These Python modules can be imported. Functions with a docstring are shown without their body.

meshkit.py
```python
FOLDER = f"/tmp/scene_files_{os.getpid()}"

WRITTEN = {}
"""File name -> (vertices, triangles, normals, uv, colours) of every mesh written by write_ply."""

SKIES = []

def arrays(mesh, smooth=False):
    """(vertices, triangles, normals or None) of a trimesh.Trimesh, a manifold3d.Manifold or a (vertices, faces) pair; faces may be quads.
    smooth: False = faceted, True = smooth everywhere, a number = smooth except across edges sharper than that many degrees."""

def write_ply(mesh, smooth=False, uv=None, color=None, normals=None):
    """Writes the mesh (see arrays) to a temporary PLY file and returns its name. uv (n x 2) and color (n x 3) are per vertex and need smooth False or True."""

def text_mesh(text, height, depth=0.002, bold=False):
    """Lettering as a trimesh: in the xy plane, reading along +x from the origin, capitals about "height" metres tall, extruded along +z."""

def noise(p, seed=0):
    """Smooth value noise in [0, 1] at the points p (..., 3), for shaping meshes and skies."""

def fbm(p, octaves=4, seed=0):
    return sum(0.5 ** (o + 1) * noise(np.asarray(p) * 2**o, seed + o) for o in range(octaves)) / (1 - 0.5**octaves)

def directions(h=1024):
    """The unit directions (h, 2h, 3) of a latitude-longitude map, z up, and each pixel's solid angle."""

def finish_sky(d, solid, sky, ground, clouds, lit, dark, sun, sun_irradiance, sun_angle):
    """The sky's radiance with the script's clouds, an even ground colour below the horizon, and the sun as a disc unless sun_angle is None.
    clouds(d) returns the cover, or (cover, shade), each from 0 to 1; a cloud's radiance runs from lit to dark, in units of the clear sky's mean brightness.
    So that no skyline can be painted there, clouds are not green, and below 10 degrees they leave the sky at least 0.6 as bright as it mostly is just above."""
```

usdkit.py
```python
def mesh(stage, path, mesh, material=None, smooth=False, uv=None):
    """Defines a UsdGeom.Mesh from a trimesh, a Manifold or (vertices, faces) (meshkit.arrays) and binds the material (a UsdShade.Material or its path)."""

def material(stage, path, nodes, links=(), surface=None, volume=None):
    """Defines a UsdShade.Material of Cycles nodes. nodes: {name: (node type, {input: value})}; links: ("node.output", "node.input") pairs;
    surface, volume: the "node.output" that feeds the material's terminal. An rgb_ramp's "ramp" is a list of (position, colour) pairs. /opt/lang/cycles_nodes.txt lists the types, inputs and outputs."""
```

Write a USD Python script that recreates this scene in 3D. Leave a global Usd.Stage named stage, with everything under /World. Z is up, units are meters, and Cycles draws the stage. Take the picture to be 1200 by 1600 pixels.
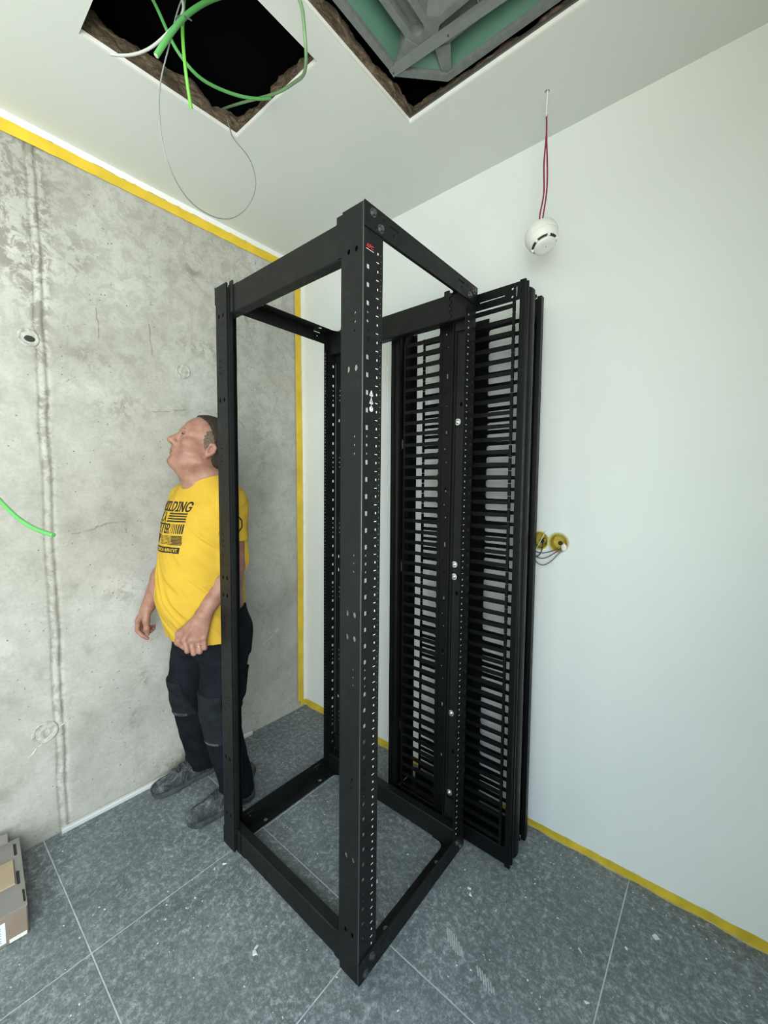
import math, random
import numpy as np
import trimesh, manifold3d
import shapely
from shapely import affinity
from shapely.geometry import Polygon, Point, LineString, box as sbox
from shapely.ops import unary_union
from scipy import ndimage
from pxr import Usd, UsdGeom, UsdLux, UsdShade, Gf, Sdf, Vt
import usdkit, meshkit

stage = Usd.Stage.CreateInMemory()
UsdGeom.SetStageUpAxis(stage, UsdGeom.Tokens.z)
UsdGeom.SetStageMetersPerUnit(stage, 1.0)
UsdGeom.Xform.Define(stage, '/World')

# ------------------------------------------------------------------ camera
# room axes: x = 0 is the concrete wall (left), y = 0 the white wall (right), the corner is the origin
CAM = np.array([1.9903, -1.6240, 1.4046])
RIGHT = np.array([0.76784, 0.64062, 0.00593])
UP = np.array([-0.04839, 0.04877, 0.99764])
FWD = np.array([-0.63882, 0.76631, -0.06845])
cam = UsdGeom.Camera.Define(stage, '/World/camera')
m = np.eye(4)
m[0, :3], m[1, :3], m[2, :3], m[3, :3] = RIGHT, UP, -FWD, CAM
cam.AddTransformOp().Set(Gf.Matrix4d(*m.ravel().tolist()))
cam.CreateHorizontalApertureAttr(36.0)
cam.CreateVerticalApertureAttr(48.0)
cam.CreateFocalLengthAttr(640.52 * 36.0 / 1200.0)
cam.CreateClippingRangeAttr(Gf.Vec2f(0.02, 100.0))
cam.CreateExposureAttr(-0.30)

# ------------------------------------------------------------------ light: daylight through the windows behind the camera
def rect_light(name, pos, aim, w, h, color, power):
    L = UsdLux.RectLight.Define(stage, '/World/' + name)
    d = np.array(aim, float) / np.linalg.norm(aim)
    z = -d
    x = np.cross([0, 0, 1.0], z); x /= np.linalg.norm(x)
    y = np.cross(z, x)
    mm = np.eye(4); mm[0, :3], mm[1, :3], mm[2, :3], mm[3, :3] = x, y, z, pos
    L.AddTransformOp().Set(Gf.Matrix4d(*mm.ravel().tolist()))
    L.CreateWidthAttr(w); L.CreateHeightAttr(h)
    L.CreateColorAttr(Gf.Vec3f(*color)); L.CreateIntensityAttr(power)
    return L

RX, RY, H = 2.40, -4.3, 2.69        # the room's far sides and its ceiling
dome = UsdLux.DomeLight.Define(stage, '/World/sky')
dome.CreateColorAttr(Gf.Vec3f(0.75, 0.87, 1.0)); dome.CreateIntensityAttr(0.3)
# sky light comes down through the window, light from the sunny ground comes up through it
rect_light('sky_light', (RX + 0.07, -2.70, 1.45), (-1, 0, -0.40), 2.1, 2.0, (0.72, 0.875, 1.0), 8.6)
rect_light('ground_light', (RX + 0.06, -2.70, 1.35), (-1, 0, 0.7), 2.1, 1.9, (1.0, 0.875, 0.58), 6.6)

# ------------------------------------------------------------------ helpers
taken = {}
def numbered(parent, name):
    k = taken.get((parent, name), 0); taken[(parent, name)] = k + 1
    return name if k == 0 else f'{name}_{k:03d}'
def key(p, **kw):
    for k, v in kw.items():
        if v: p.SetCustomDataByKey(k, v)
def thing(name, label, cat, loc=(0, 0, 0), rotz=0, group=None, kind=None):
    x = UsdGeom.Xform.Define(stage, '/World/' + numbered('/World', name))
    if any(loc): x.AddTranslateOp().Set(Gf.Vec3d(*map(float, loc)))
    if rotz: x.AddRotateZOp().Set(float(rotz))
    key(x.GetPrim(), label=label, category=cat, group=group, kind=kind)
    return x.GetPrim()
LEAN = None        # a free-standing frame that is not quite plumb: (x, y) drift per metre of height about mid height
def obj(name, mesh, mat, parent=None, smooth=False, label=None, cat=None, group=None, kind=None, prim=None):
    base = '/World' if parent is None else str(parent.GetPath())
    if LEAN is not None:
        mesh = mesh.copy(); v = mesh.vertices.copy(); v[:, :2] += (v[:, 2:] - 0.9) * np.array(LEAN); mesh.vertices = v
    g = usdkit.mesh(stage, base + '/' + numbered(base, name), mesh, mat, smooth=smooth)
    key(g.GetPrim(), label=label, category=cat, group=group, kind=kind)
    return g.GetPrim()
cat_ = lambda *a: trimesh.util.concatenate([x for x in (a[0] if len(a) == 1 and isinstance(a[0], list) else a)])
def bx(x0, x1, y0, y1, z0, z1):
    b = trimesh.creation.box((abs(x1 - x0), abs(y1 - y0), abs(z1 - z0)))
    b.apply_translation(((x0 + x1) / 2, (y0 + y1) / 2, (z0 + z1) / 2)); return b
def rbx(x0, x1, y0, y1, z0, z1, r=0.002):
    """box with bevelled edges: hull of 8 small octahedra"""
    p = []
    for x in (min(x0, x1) + r, max(x0, x1) - r):
        for y in (min(y0, y1) + r, max(y0, y1) - r):
            for z in (min(z0, z1) + r, max(z0, z1) - r):
                for d in ((r, 0, 0), (-r, 0, 0), (0, r, 0), (0, -r, 0), (0, 0, r), (0, 0, -r)):
                    p.append((x + d[0], y + d[1], z + d[2]))
    return trimesh.Trimesh(*hull_(np.array(p)))
def hull_(p):
    h = manifold3d.Manifold.hull_points(np.asarray(p, np.float64)).to_mesh()
    return h.vert_properties[:, :3], h.tri_verts
def ext(poly, t, O, U, V):
    """extrude a shapely polygon by t; polygon axes map to U and V, depth to U x V, from O"""
    ps = getattr(poly, 'geoms', [poly]); out = []
    for q in ps:
        if q.is_empty or q.area < 1e-9: continue
        e = trimesh.creation.extrude_polygon(q, t, engine='earcut')
        N = np.cross(U, V); v = e.vertices
        e.vertices = np.asarray(O, float) + v[:, :1] * np.asarray(U, float) + v[:, 1:2] * np.asarray(V, float) + v[:, 2:3] * N
        out.append(e)
    return cat_(out)
def tube(pts, r, sides=8, smooth_n=0, caps=True):
    p = np.asarray(pts, float)
    if smooth_n:
        p = spline(p, smooth_n)
    t = np.gradient(p, axis=0); t /= np.linalg.norm(t, axis=1, keepdims=True) + 1e-12
    n = np.cross(t[0], [0, 0, 1.0] if abs(t[0][2]) < 0.9 else [1.0, 0, 0]); n /= np.linalg.norm(n)
    rr = np.broadcast_to(r, (len(p),)); ang = np.arange(sides) * 2 * np.pi / sides; V = []
    for i in range(len(p)):
        n = n - t[i] * (n @ t[i]); n /= np.linalg.norm(n); b = np.cross(t[i], n)
        V.append(p[i] + rr[i] * (np.cos(ang)[:, None] * n + np.sin(ang)[:, None] * b))
    V = np.vstack(V); F = []
    for i in range(len(p) - 1):
        for j in range(sides):
            a, b_, c, d = i * sides + j, i * sides + (j + 1) % sides, (i + 1) * sides + (j + 1) % sides, (i + 1) * sides + j
            F += [(a, b_, c), (a, c, d)]
    if caps:
        k = len(V); V = np.vstack([V, p[0], p[-1]]); e = (len(p) - 1) * sides
        for j in range(sides):
            F += [(k, (j + 1) % sides, j), (k + 1, e + j, e + (j + 1) % sides)]
    return trimesh.Trimesh(V, F, process=False)
def spline(p, n):
    from scipy.interpolate import CubicSpline
    p = np.asarray(p, float); s = np.r_[0, np.cumsum(np.linalg.norm(np.diff(p, axis=0), axis=1))]
    return CubicSpline(s, p)(np.linspace(0, s[-1], n))
def lathe(prof, n=32, axis_pos=(0, 0, 0)):
    r = trimesh.creation.revolve(np.asarray(prof, float), sections=n); r.apply_translation(axis_pos); return r
def orient(mesh, zdir, pos):
    z = np.asarray(zdir, float) / np.linalg.norm(zdir)
    x = np.cross([0, 0, 1.0] if abs(z[2]) < 0.9 else [1.0, 0, 0], z); x /= np.linalg.norm(x)
    M = np.eye(4); M[:3, 0], M[:3, 1], M[:3, 2], M[:3, 3] = x, np.cross(z, x), z, pos
    mesh = mesh.copy(); mesh.apply_transform(M); return mesh
def hexbolt(r=0.0075, h=0.006, washer=0.011):
    a = trimesh.creation.cylinder(radius=washer, height=0.0016, sections=20); a.apply_translation((0, 0, 0.0008))
    b = trimesh.creation.cylinder(radius=r, height=h, sections=6); b.apply_translation((0, 0, 0.0016 + h / 2))
    return cat_(a, b)

# ------------------------------------------------------------------ materials
LOOKS = '/World/Looks'
UsdGeom.Scope.Define(stage, LOOKS)
def mat(name, nodes, links, surface='p.BSDF'):
    return usdkit.material(stage, f'{LOOKS}/{name}', nodes, links, surface=surface)
def plain(name, col, rough=0.5, metal=0.0, spec=0.5, var=0.0, scale=40, bump=0.0, coat=0, sss=0, trans=0):
    P = {'base_color': col, 'roughness': rough, 'metallic': metal, 'specular_ior_level': spec}
    if coat: P['coat_weight'] = coat
    if trans: P['transmission_weight'] = trans
    n = {'p': ('principled_bsdf', P)}; l = []
    if var or bump:
        n['g'] = ('geometry', {}); n['n'] = ('noise_texture', {'scale': scale, 'detail': 4.0}); l.append(('g.position', 'n.vector'))
    if var:
        c = np.array(col); n['r'] = ('rgb_ramp', {'ramp': [(0.3, tuple(c * (1 - var))), (0.7, tuple(np.minimum(c * (1 + var), 1)))]})
        l += [('n.fac', 'r.fac'), ('r.color', 'p.base_color')]
    if bump:
        n['b'] = ('bump', {'strength': bump, 'distance': 0.002}); l += [('n.fac', 'b.height'), ('b.normal', 'p.normal')]
    return mat(name, n, l)
def srgb(r, g, b):
    c = np.array([r, g, b]) / 255.0
    return tuple(np.where(c < 0.04045, c / 12.92, ((c + 0.055) / 1.055) ** 2.4))

# ------------------------------------------------------------------ the setting: materials
def concrete_mat():
    n = {'g': ('geometry', {}), 'p': ('principled_bsdf', {'roughness': 0.85, 'specular_ior_level': 0.25}),
         'n1': ('noise_texture', {'scale': 1.9, 'detail': 8.0, 'roughness': 0.66, 'distortion': 0.15}),
         'n2': ('noise_texture', {'scale': 9.0, 'detail': 8.0, 'roughness': 0.7, 'distortion': 0.2}),
         'n3': ('noise_texture', {'scale': 95.0, 'detail': 3.0, 'roughness': 0.6}),
         'n4': ('noise_texture', {'scale': 19.0, 'detail': 8.0, 'roughness': 0.75, 'distortion': 0.4}),
         'r1': ('rgb_ramp', {'ramp': [(0.30, (0.300, 0.297, 0.262)), (0.44, (0.405, 0.402, 0.368)), (0.56, (0.475, 0.474, 0.440)), (0.70, (0.56, 0.558, 0.525))]}),
         'r2': ('rgb_ramp', {'ramp': [(0.30, (0.80, 0.80, 0.78)), (0.44, (1, 1, 1)), (0.62, (1.0, 1.0, 1.0)), (0.74, (1.12, 1.12, 1.11))]}),
         'm1': ('mix', {'mix_type': 'multiply', 'fac': 1.0}),
         # small dark bug holes and scabs, only in patches
         'v': ('voronoi_texture', {'scale': 42.0, 'randomness': 1.0}),
         'lv': ('math', {'math_type': 'less_than', 'value2': 0.12}),
         'rp': ('rgb_ramp', {'ramp': [(0.49, (0, 0, 0)), (0.56, (1, 1, 1))]}),
         'mm': ('math', {'math_type': 'multiply'}),
         'r3': ('rgb_ramp', {'ramp': [(0.60, (0, 0, 0)), (0.68, (1, 1, 1))]}),
         'm2': ('mix', {'mix_type': 'mix', 'color2': (0.20, 0.195, 0.17)}),
         'r5': ('rgb_ramp', {'ramp': [(0.3, (0.93, 0.93, 0.93)), (0.7, (1.05, 1.05, 1.05))]}),
         'm3': ('mix', {'mix_type': 'multiply', 'fac': 1.0}),
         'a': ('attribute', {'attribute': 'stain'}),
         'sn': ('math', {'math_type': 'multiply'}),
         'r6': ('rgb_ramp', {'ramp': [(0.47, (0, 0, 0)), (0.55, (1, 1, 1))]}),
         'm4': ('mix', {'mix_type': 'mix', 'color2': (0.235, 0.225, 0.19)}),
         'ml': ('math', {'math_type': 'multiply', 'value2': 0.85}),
         'b': ('bump', {'strength': 0.35, 'distance': 0.003})}
    l = [('g.position', x + '.vector') for x in ('n1', 'n2', 'n3', 'n4', 'v')] + [
        ('n1.fac', 'r1.fac'), ('n2.fac', 'r2.fac'), ('r1.color', 'm1.color1'), ('r2.color', 'm1.color2'),
        ('v.distance', 'lv.value1'), ('n2.fac', 'rp.fac'), ('lv.value', 'mm.value1'), ('rp.color', 'mm.value2'),
        ('m1.color', 'm2.color1'), ('mm.value', 'm2.fac'),
        ('n3.fac', 'r5.fac'), ('m2.color', 'm3.color1'), ('r5.color', 'm3.color2'),
        ('a.fac', 'sn.value1'), ('n4.fac', 'r6.fac'), ('r6.color', 'sn.value2'), ('sn.value', 'ml.value1'), ('ml.value', 'm4.fac'), ('m3.color', 'm4.color1'),
        ('m4.color', 'p.base_color'), ('n2.fac', 'b.height'), ('b.normal', 'p.normal')]
    return mat('concrete', n, l)
M = {}
M['concrete'] = concrete_mat()
M['seam'] = plain('concrete_seam', (0.40, 0.395, 0.36), 0.9, var=0.25, scale=35, bump=0.5)
M['crack'] = plain('concrete_crack', (0.27, 0.26, 0.22), 0.9, var=0.3, scale=60)
M['crack_pale'] = plain('concrete_pale', (0.60, 0.61, 0.585), 0.9, var=0.1, scale=60)
M['grout_plug'] = plain('grout_plug', (0.43, 0.43, 0.39), 0.9, var=0.3, scale=60, bump=0.5)
M['dark_hole'] = plain('dark_hole', (0.035, 0.033, 0.03), 0.9)
M['white_paint'] = plain('white_paint', (0.77, 0.805, 0.80), 0.55, spec=0.35, var=0.012, scale=3, bump=0.04)
M['ceiling_paint'] = plain('ceiling_paint', (0.68, 0.715, 0.695), 0.6, spec=0.3, var=0.015, scale=2.5, bump=0.03)
M['board_edge'] = plain('board_edge', (0.86, 0.86, 0.83), 0.8, var=0.04, scale=60)
M['overspray'] = plain('white_overspray', (0.86, 0.87, 0.84), 0.5, var=0.03, scale=40)
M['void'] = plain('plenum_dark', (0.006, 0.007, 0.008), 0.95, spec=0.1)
M['yellow_tape'] = plain('yellow_tape', (0.72, 0.50, 0.035), 0.45, spec=0.5, var=0.14, scale=9, bump=0.25)
M['yellow_tape_floor'] = plain('yellow_tape_floor', (0.62, 0.46, 0.035), 0.5, var=0.2, scale=14, bump=0.25)
M['pvc'] = plain('white_pvc', (0.60, 0.63, 0.62), 0.4, var=0.04, scale=20)

def tile_mat():
    n = {'g': ('geometry', {}), 'o': ('object_info', {}), 'p': ('principled_bsdf', {'roughness': 0.62, 'specular_ior_level': 0.4}),
         'ox': ('vector_math', {'math_type': 'multiply_add'}), 'cv': ('combine_xyz', {}),
         'n1': ('noise_texture', {'scale': 5.0, 'detail': 8.0, 'roughness': 0.72, 'distortion': 0.2}),
         'n2': ('noise_texture', {'scale': 46.0, 'detail': 8.0, 'roughness': 0.82, 'distortion': 0.18}),
         'n3': ('noise_texture', {'scale': 150.0, 'detail': 5.0, 'roughness': 0.8}),
         'n4': ('noise_texture', {'scale': 2.8, 'detail': 7.0, 'roughness': 0.7}),
         'r1': ('rgb_ramp', {'ramp': [(0.3, (0.120, 0.145, 0.156)), (0.5, (0.158, 0.186, 0.199)), (0.7, (0.215, 0.246, 0.260))]}),
         'r2': ('rgb_ramp', {'ramp': [(0.34, (0.68, 0.68, 0.68)), (0.48, (0.92, 0.92, 0.92)), (0.58, (1.15, 1.15, 1.15)), (0.68, (1.9, 1.9, 1.9))]}),
         'r3': ('rgb_ramp', {'ramp': [(0.35, (0.70, 0.70, 0.70)), (0.55, (1.0, 1.0, 1.0)), (0.66, (1.5, 1.5, 1.5)), (0.74, (2.2, 2.2, 2.2))]}),
         'm1': ('mix', {'mix_type': 'multiply', 'fac': 1.0}), 'm2': ('mix', {'mix_type': 'multiply', 'fac': 1.0}),
         # dry plaster dust lying in worn patches
         'r4': ('rgb_ramp', {'ramp': [(0.36, (0.12, 0.12, 0.12)), (0.62, (1, 1, 1))]}),
         'r5': ('rgb_ramp', {'ramp': [(0.50, (0, 0, 0)), (0.66, (1, 1, 1))]}),
         'mm': ('math', {'math_type': 'multiply'}), 'ml': ('math', {'math_type': 'multiply', 'value2': 0.75}),
         'm3': ('mix', {'mix_type': 'mix', 'color2': (0.46, 0.51, 0.53)}),
         'b': ('bump', {'strength': 0.3, 'distance': 0.002}),
         'rr': ('rgb_ramp', {'ramp': [(0.35, (0.5, 0.5, 0.5)), (0.65, (0.8, 0.8, 0.8))]})}
    l = [('o.random', 'cv.x'), ('o.random', 'cv.y'), ('g.position', 'ox.vector1'), ('cv.vector', 'ox.vector3')]
    n['ox'][1]['vector2'] = (1, 1, 1)
    l += [('ox.vector', x + '.vector') for x in ('n1', 'n2', 'n3')] + [('g.position', 'n4.vector'),
        ('n1.fac', 'r1.fac'), ('n2.fac', 'r2.fac'), ('n3.fac', 'r3.fac'), ('r1.color', 'm1.color1'), ('r2.color', 'm1.color2'),
        ('m1.color', 'm2.color1'), ('r3.color', 'm2.color2'), ('n4.fac', 'r4.fac'), ('n2.fac', 'r5.fac'), ('r4.color', 'mm.value1'), ('r5.color', 'mm.value2'),
        ('mm.value', 'ml.value1'), ('ml.value', 'm3.fac'), ('m2.color', 'm3.color1'), ('m3.color', 'p.base_color'),
        ('n2.fac', 'b.height'), ('b.normal', 'p.normal'), ('n1.fac', 'rr.fac'), ('rr.color', 'p.roughness')]
    return mat('slate_tile', n, l)
M['tile'] = tile_mat()
M['grout'] = plain('grout', (0.44, 0.48, 0.495), 0.9, var=0.2, scale=25)
M['plaster'] = plain('plaster_chip', (0.62, 0.64, 0.62), 0.9, var=0.1, scale=80)

# ------------------------------------------------------------------ floor of square tiles
floor = thing('floor', 'dusty slate grey floor tiles with pale grout', None, kind='structure')
obj('grout_bed', bx(-0.3, RX + 0.3, RY - 0.3, 0.3, -0.06, -0.0012), M['grout'], floor)
rows = [(-0.718, 0.0, [0.0, 0.606, 1.791, RX]), (-1.310, -0.718, [0.0, 0.600, 1.198, 1.795, RX]), (-1.907, -1.310, [0.0, 0.600, 1.198, 1.795, RX])]
rows += [(-1.907 - 0.597 * (k + 1), -1.907 - 0.597 * k, [0.0, 0.600, 1.198, 1.795, RX]) for k in range(4)]
for y0, y1, ex in rows:
    for x0, x1 in zip(ex[:-1], ex[1:]):
        obj('tile', rbx(max(x0, 0.0) + 0.0019, x1 - 0.0019, y0 + 0.0019, y1 - 0.0019, -0.02, 0.0, 0.0006), M['tile'], floor)

# ------------------------------------------------------------------ concrete wall on the left (x = 0)
def wall_left():
    w = thing('wall_left', 'bare cast concrete wall with a formwork seam and tie holes', None, kind='structure')
    ny, nz = 400, 420
    ys_, zs_ = np.linspace(-1.62, 0.0, ny), np.linspace(0, H, nz)
    Y, Z = np.meshgrid(ys_, zs_, indexing='ij'); P = np.stack([Y * 0, Y, Z], -1)
    d = (meshkit.fbm(P * 2.2, 4, 3) - 0.5) * 0.004 + (meshkit.fbm(P * 14, 3, 9) - 0.5) * 0.0016
    # the board joint: a shallow rough strip
    yj = -1.2405 + (meshkit.fbm(P * np.array([1, 0, 5.0]), 3, 5) - 0.5) * 0.012
    ridge = np.exp(-((Y - yj + 0.013) / 0.0055) ** 2) + np.exp(-((Y - yj - 0.013) / 0.0055) ** 2)
    d += -0.0042 * ridge + 0.003 * np.exp(-((Y - yj) / 0.008) ** 2) * (0.4 + meshkit.noise(P * 60, 2))
    X = np.where(Z > -1, d - 0.0015, 0)
    stain = np.zeros_like(Y)
    g = lambda y, z, sy, sz, a: a * np.exp(-((Y - y) / sy) ** 2 - ((Z - z) / sz) ** 2)
    stain += g(-1.32, 2.45, 0.10, 0.22, 1.1) + g(-1.27, 2.30, 0.05, 0.2, 0.9) + g(-1.235, 2.3, 0.03, 0.35, 0.9) + g(-1.31, 2.22, .06, .06, .8)
    stain += g(-1.12, 2.28, 0.04, 0.07, 0.6) + g(-0.66, 2.42, 0.03, 0.05, 0.9) + g(-0.38, 2.28, 0.04, 0.1, 0.6) + g(-1.1, 1.9, 0.06, 0.05, 0.5)
    stain += g(-0.98, 1.72, .10, .05, .5) + g(-0.6, 2.05, .12, .04, .5) + g(-1.0, .92, .07, .05, .45) + g(-0.74, 0.06, 0.14, 0.035, 0.9) + g(-0.93, 0.52, 0.018, 0.05, 0.7) + g(-0.985, 0.38, 0.014, 0.07, 0.8) + g(-1.02, 0.28, 0.012, 0.04, 0.8) + g(-0.3, 1.5, 0.05, 0.4, 0.3)
    stain += g(-1.2405, 0.6, 0.018, 0.7, 0.45) + g(-1.2405, 1.8, 0.018, 0.6, 0.55)
    stain += ridge * (0.35 + 0.5 * np.clip((Z - 1.4) / 0.8, 0, 1)) * (0.5 + meshkit.fbm(P * 9, 2, 4))
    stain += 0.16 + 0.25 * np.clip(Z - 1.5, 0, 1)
    v = np.stack([X, Y, Z], -1).reshape(-1, 3)
    i, j = np.meshgrid(np.arange(ny - 1), np.arange(nz - 1), indexing='ij'); a = (i * nz + j).ravel()
    f = np.vstack([np.stack([a, a + nz, a + nz + 1], -1), np.stack([a, a + nz + 1, a + 1], -1)])
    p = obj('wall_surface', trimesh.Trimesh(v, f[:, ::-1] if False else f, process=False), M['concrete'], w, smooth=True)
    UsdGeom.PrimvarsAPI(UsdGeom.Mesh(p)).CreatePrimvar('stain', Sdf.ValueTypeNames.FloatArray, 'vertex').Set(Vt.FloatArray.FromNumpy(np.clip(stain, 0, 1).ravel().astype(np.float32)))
    obj('wall_body', cat_(bx(-0.25, -0.016, RY - 0.2, 0.3, -0.06, H + 0.5), bx(-0.02, 0.0, RY - 0.2, -1.62, 0, H)), M['concrete'], w)
    def ring(y, z, r, plug):
        prof = [(r * 1.25, 0.0005), (r * 1.12, 0.003), (r * 0.95, 0.0022), (r * 0.86, 0.0004), (r * 0.6, 0.0012), (r * 0.45, 0.003), (r * 0.2, 0.0022), (0.0, 0.002)]
        me = lathe(prof, 28); vv = me.vertices; me.vertices = vv * (1 + 0.08 * (meshkit.noise(vv * 90 + y * 10, 1)[:, None] - 0.5) * np.array([1, 1, 0]))
        return orient(me, (1, 0, 0), (0.0, y, z))
    obj('tie_hole', ring(-0.719, 1.928, 0.028, 1), M['grout_plug'], w)
    obj('tie_hole', ring(-1.289, 0.431, 0.034, 1), M['grout_plug'], w)
    th = obj('tie_hole', ring(-1.277, 1.932, 0.026, 0), M['grout_plug'], w)
    e = trimesh.creation.icosphere(2, 0.014); e.apply_scale((0.22, 1.15, 0.8)); e.apply_translation((0.0018, -1.274, 1.928))
    obj('hole_core', e, M['dark_hole'], th)
    # cracks and scratches of the surface, each a thin line of its own shape
    def line(pts, wd, seed, keep=0.85):
        r_ = random.Random(seed); p = []
        for (a, b) in zip(pts[:-1], pts[1:]):
            for k in range(6):
                t_ = k / 6; p.append((a[0] + (b[0] - a[0]) * t_ + r_.uniform(-1, 1) * 0.0035, a[1] + (b[1] - a[1]) * t_ + r_.uniform(-1, 1) * 0.0035))
        p.append(pts[-1])
        g_ = unary_union([LineString(p[k:k + 2]).buffer(wd * r_.uniform(0.4, 1.2), quad_segs=2) for k in range(len(p) - 1) if r_.random() < keep])
        return ext(g_, 0.0009, (0.0002, 0, 0), (0, 1, 0), (0, 0, 1))
    obj('crack', line([(-1.17, 1.197), (-1.10, 1.215), (-1.05, 1.235), (-0.985, 1.235), (-0.985, 1.18)], 0.0024, 1), M['crack'], w)
    obj('crack', line([(-0.86, 1.72), (-0.78, 1.735), (-0.70, 1.755)], 0.0016, 2), M['crack'], w)
    obj('crack', line([(-0.62, 1.76), (-0.45, 1.745), (-0.40, 1.70)], 0.0012, 3), M['crack'], w)
    obj('crack', line([(-1.06, 2.11), (-1.055, 1.99)], 0.0014, 4), M['crack'], w)
    obj('crack', line([(-0.865, 2.10), (-0.855, 1.97)], 0.0014, 5), M['crack'], w)
    obj('crack', line([(-1.34, 0.36), (-1.29, 0.40), (-1.2, 0.47)], 0.0028, 7, 0.5), M['crack_pale'], w)
    obj('crack', line([(-0.33, 0.47), (-0.2, 0.55)], 0.0022, 9, 0.6), M['crack_pale'], w)
    # a white band of overspray above and beside the tape
    rr = random.Random(8)
    top = [(-4.2, H), (0.0, H)] + [(0.0 - k * 0.02, 2.663 + rr.uniform(-0.003, 0.003)) for k in range(0, 211)]
    obj('paint_band', ext(Polygon(top), 0.0012, (0.0016, 0, 0), (0, 1, 0), (0, 0, 1)), M['overspray'], w)
    side = [(0.0, 0.0), (0.0, H)] + [(-0.024 + rr.uniform(-0.0025, 0.0025), H - k * 0.03) for k in range(0, 90)]
    obj('paint_band', ext(Polygon(side).buffer(0), 0.0012, (0.0014, 0, 0), (0, 1, 0), (0, 0, 1)), M['overspray'], w)
    return w
wall_left_prim = wall_left()

# ------------------------------------------------------------------ white wall on the right (y = 0), with two cavity boxes cut in
def wall_right():
    w = thing('wall_right', 'smooth white painted wall', None, kind='structure')
    face = sbox(-0.25, -0.06, RX + 0.3, H + 0.5)
    for cx, cz in SOCKETS:
        face = face.difference(Point(cx, cz).buffer(0.0345, quad_segs=10))
    obj('wall_face', ext(face, 0.05, (0, 0, 0), (1, 0, 0), (0, 0, 1)).apply_translation((0, 0.05, 0)), M['white_paint'], w)
    obj('wall_body', bx(-0.25, RX + 0.3, 0.05, 0.25, -0.06, H + 0.5), M['white_paint'], w)
SOCKETS = [(1.435, 1.186), (1.506, 1.184)]
wall_right()

# ------------------------------------------------------------------ the two walls behind the camera, with their window openings
def open_wall(name, label, poly, O, U, V, t, mat_):
    w = thing(name, label, None, kind='structure')
    obj('wall_face', ext(poly, t, O, U, V), mat_, w)
fx = sbox(RY - 0.2, -0.06, 0.25, H + 0.5).difference(sbox(-3.82, 0.35, -1.58, 2.55))
open_wall('wall_back', 'white painted wall with a wide window opening', fx, (RX, 0, 0), (0, 1, 0), (0, 0, 1), 0.08, M['white_paint'])
fy = sbox(-0.25, -0.06, RX + 0.3, H + 0.5)
open_wall('wall_front', 'plain white painted wall behind the camera', fy, (0, RY, 0), (1, 0, 0), (0, 0, 1), 0.08, M['white_paint'])

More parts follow.
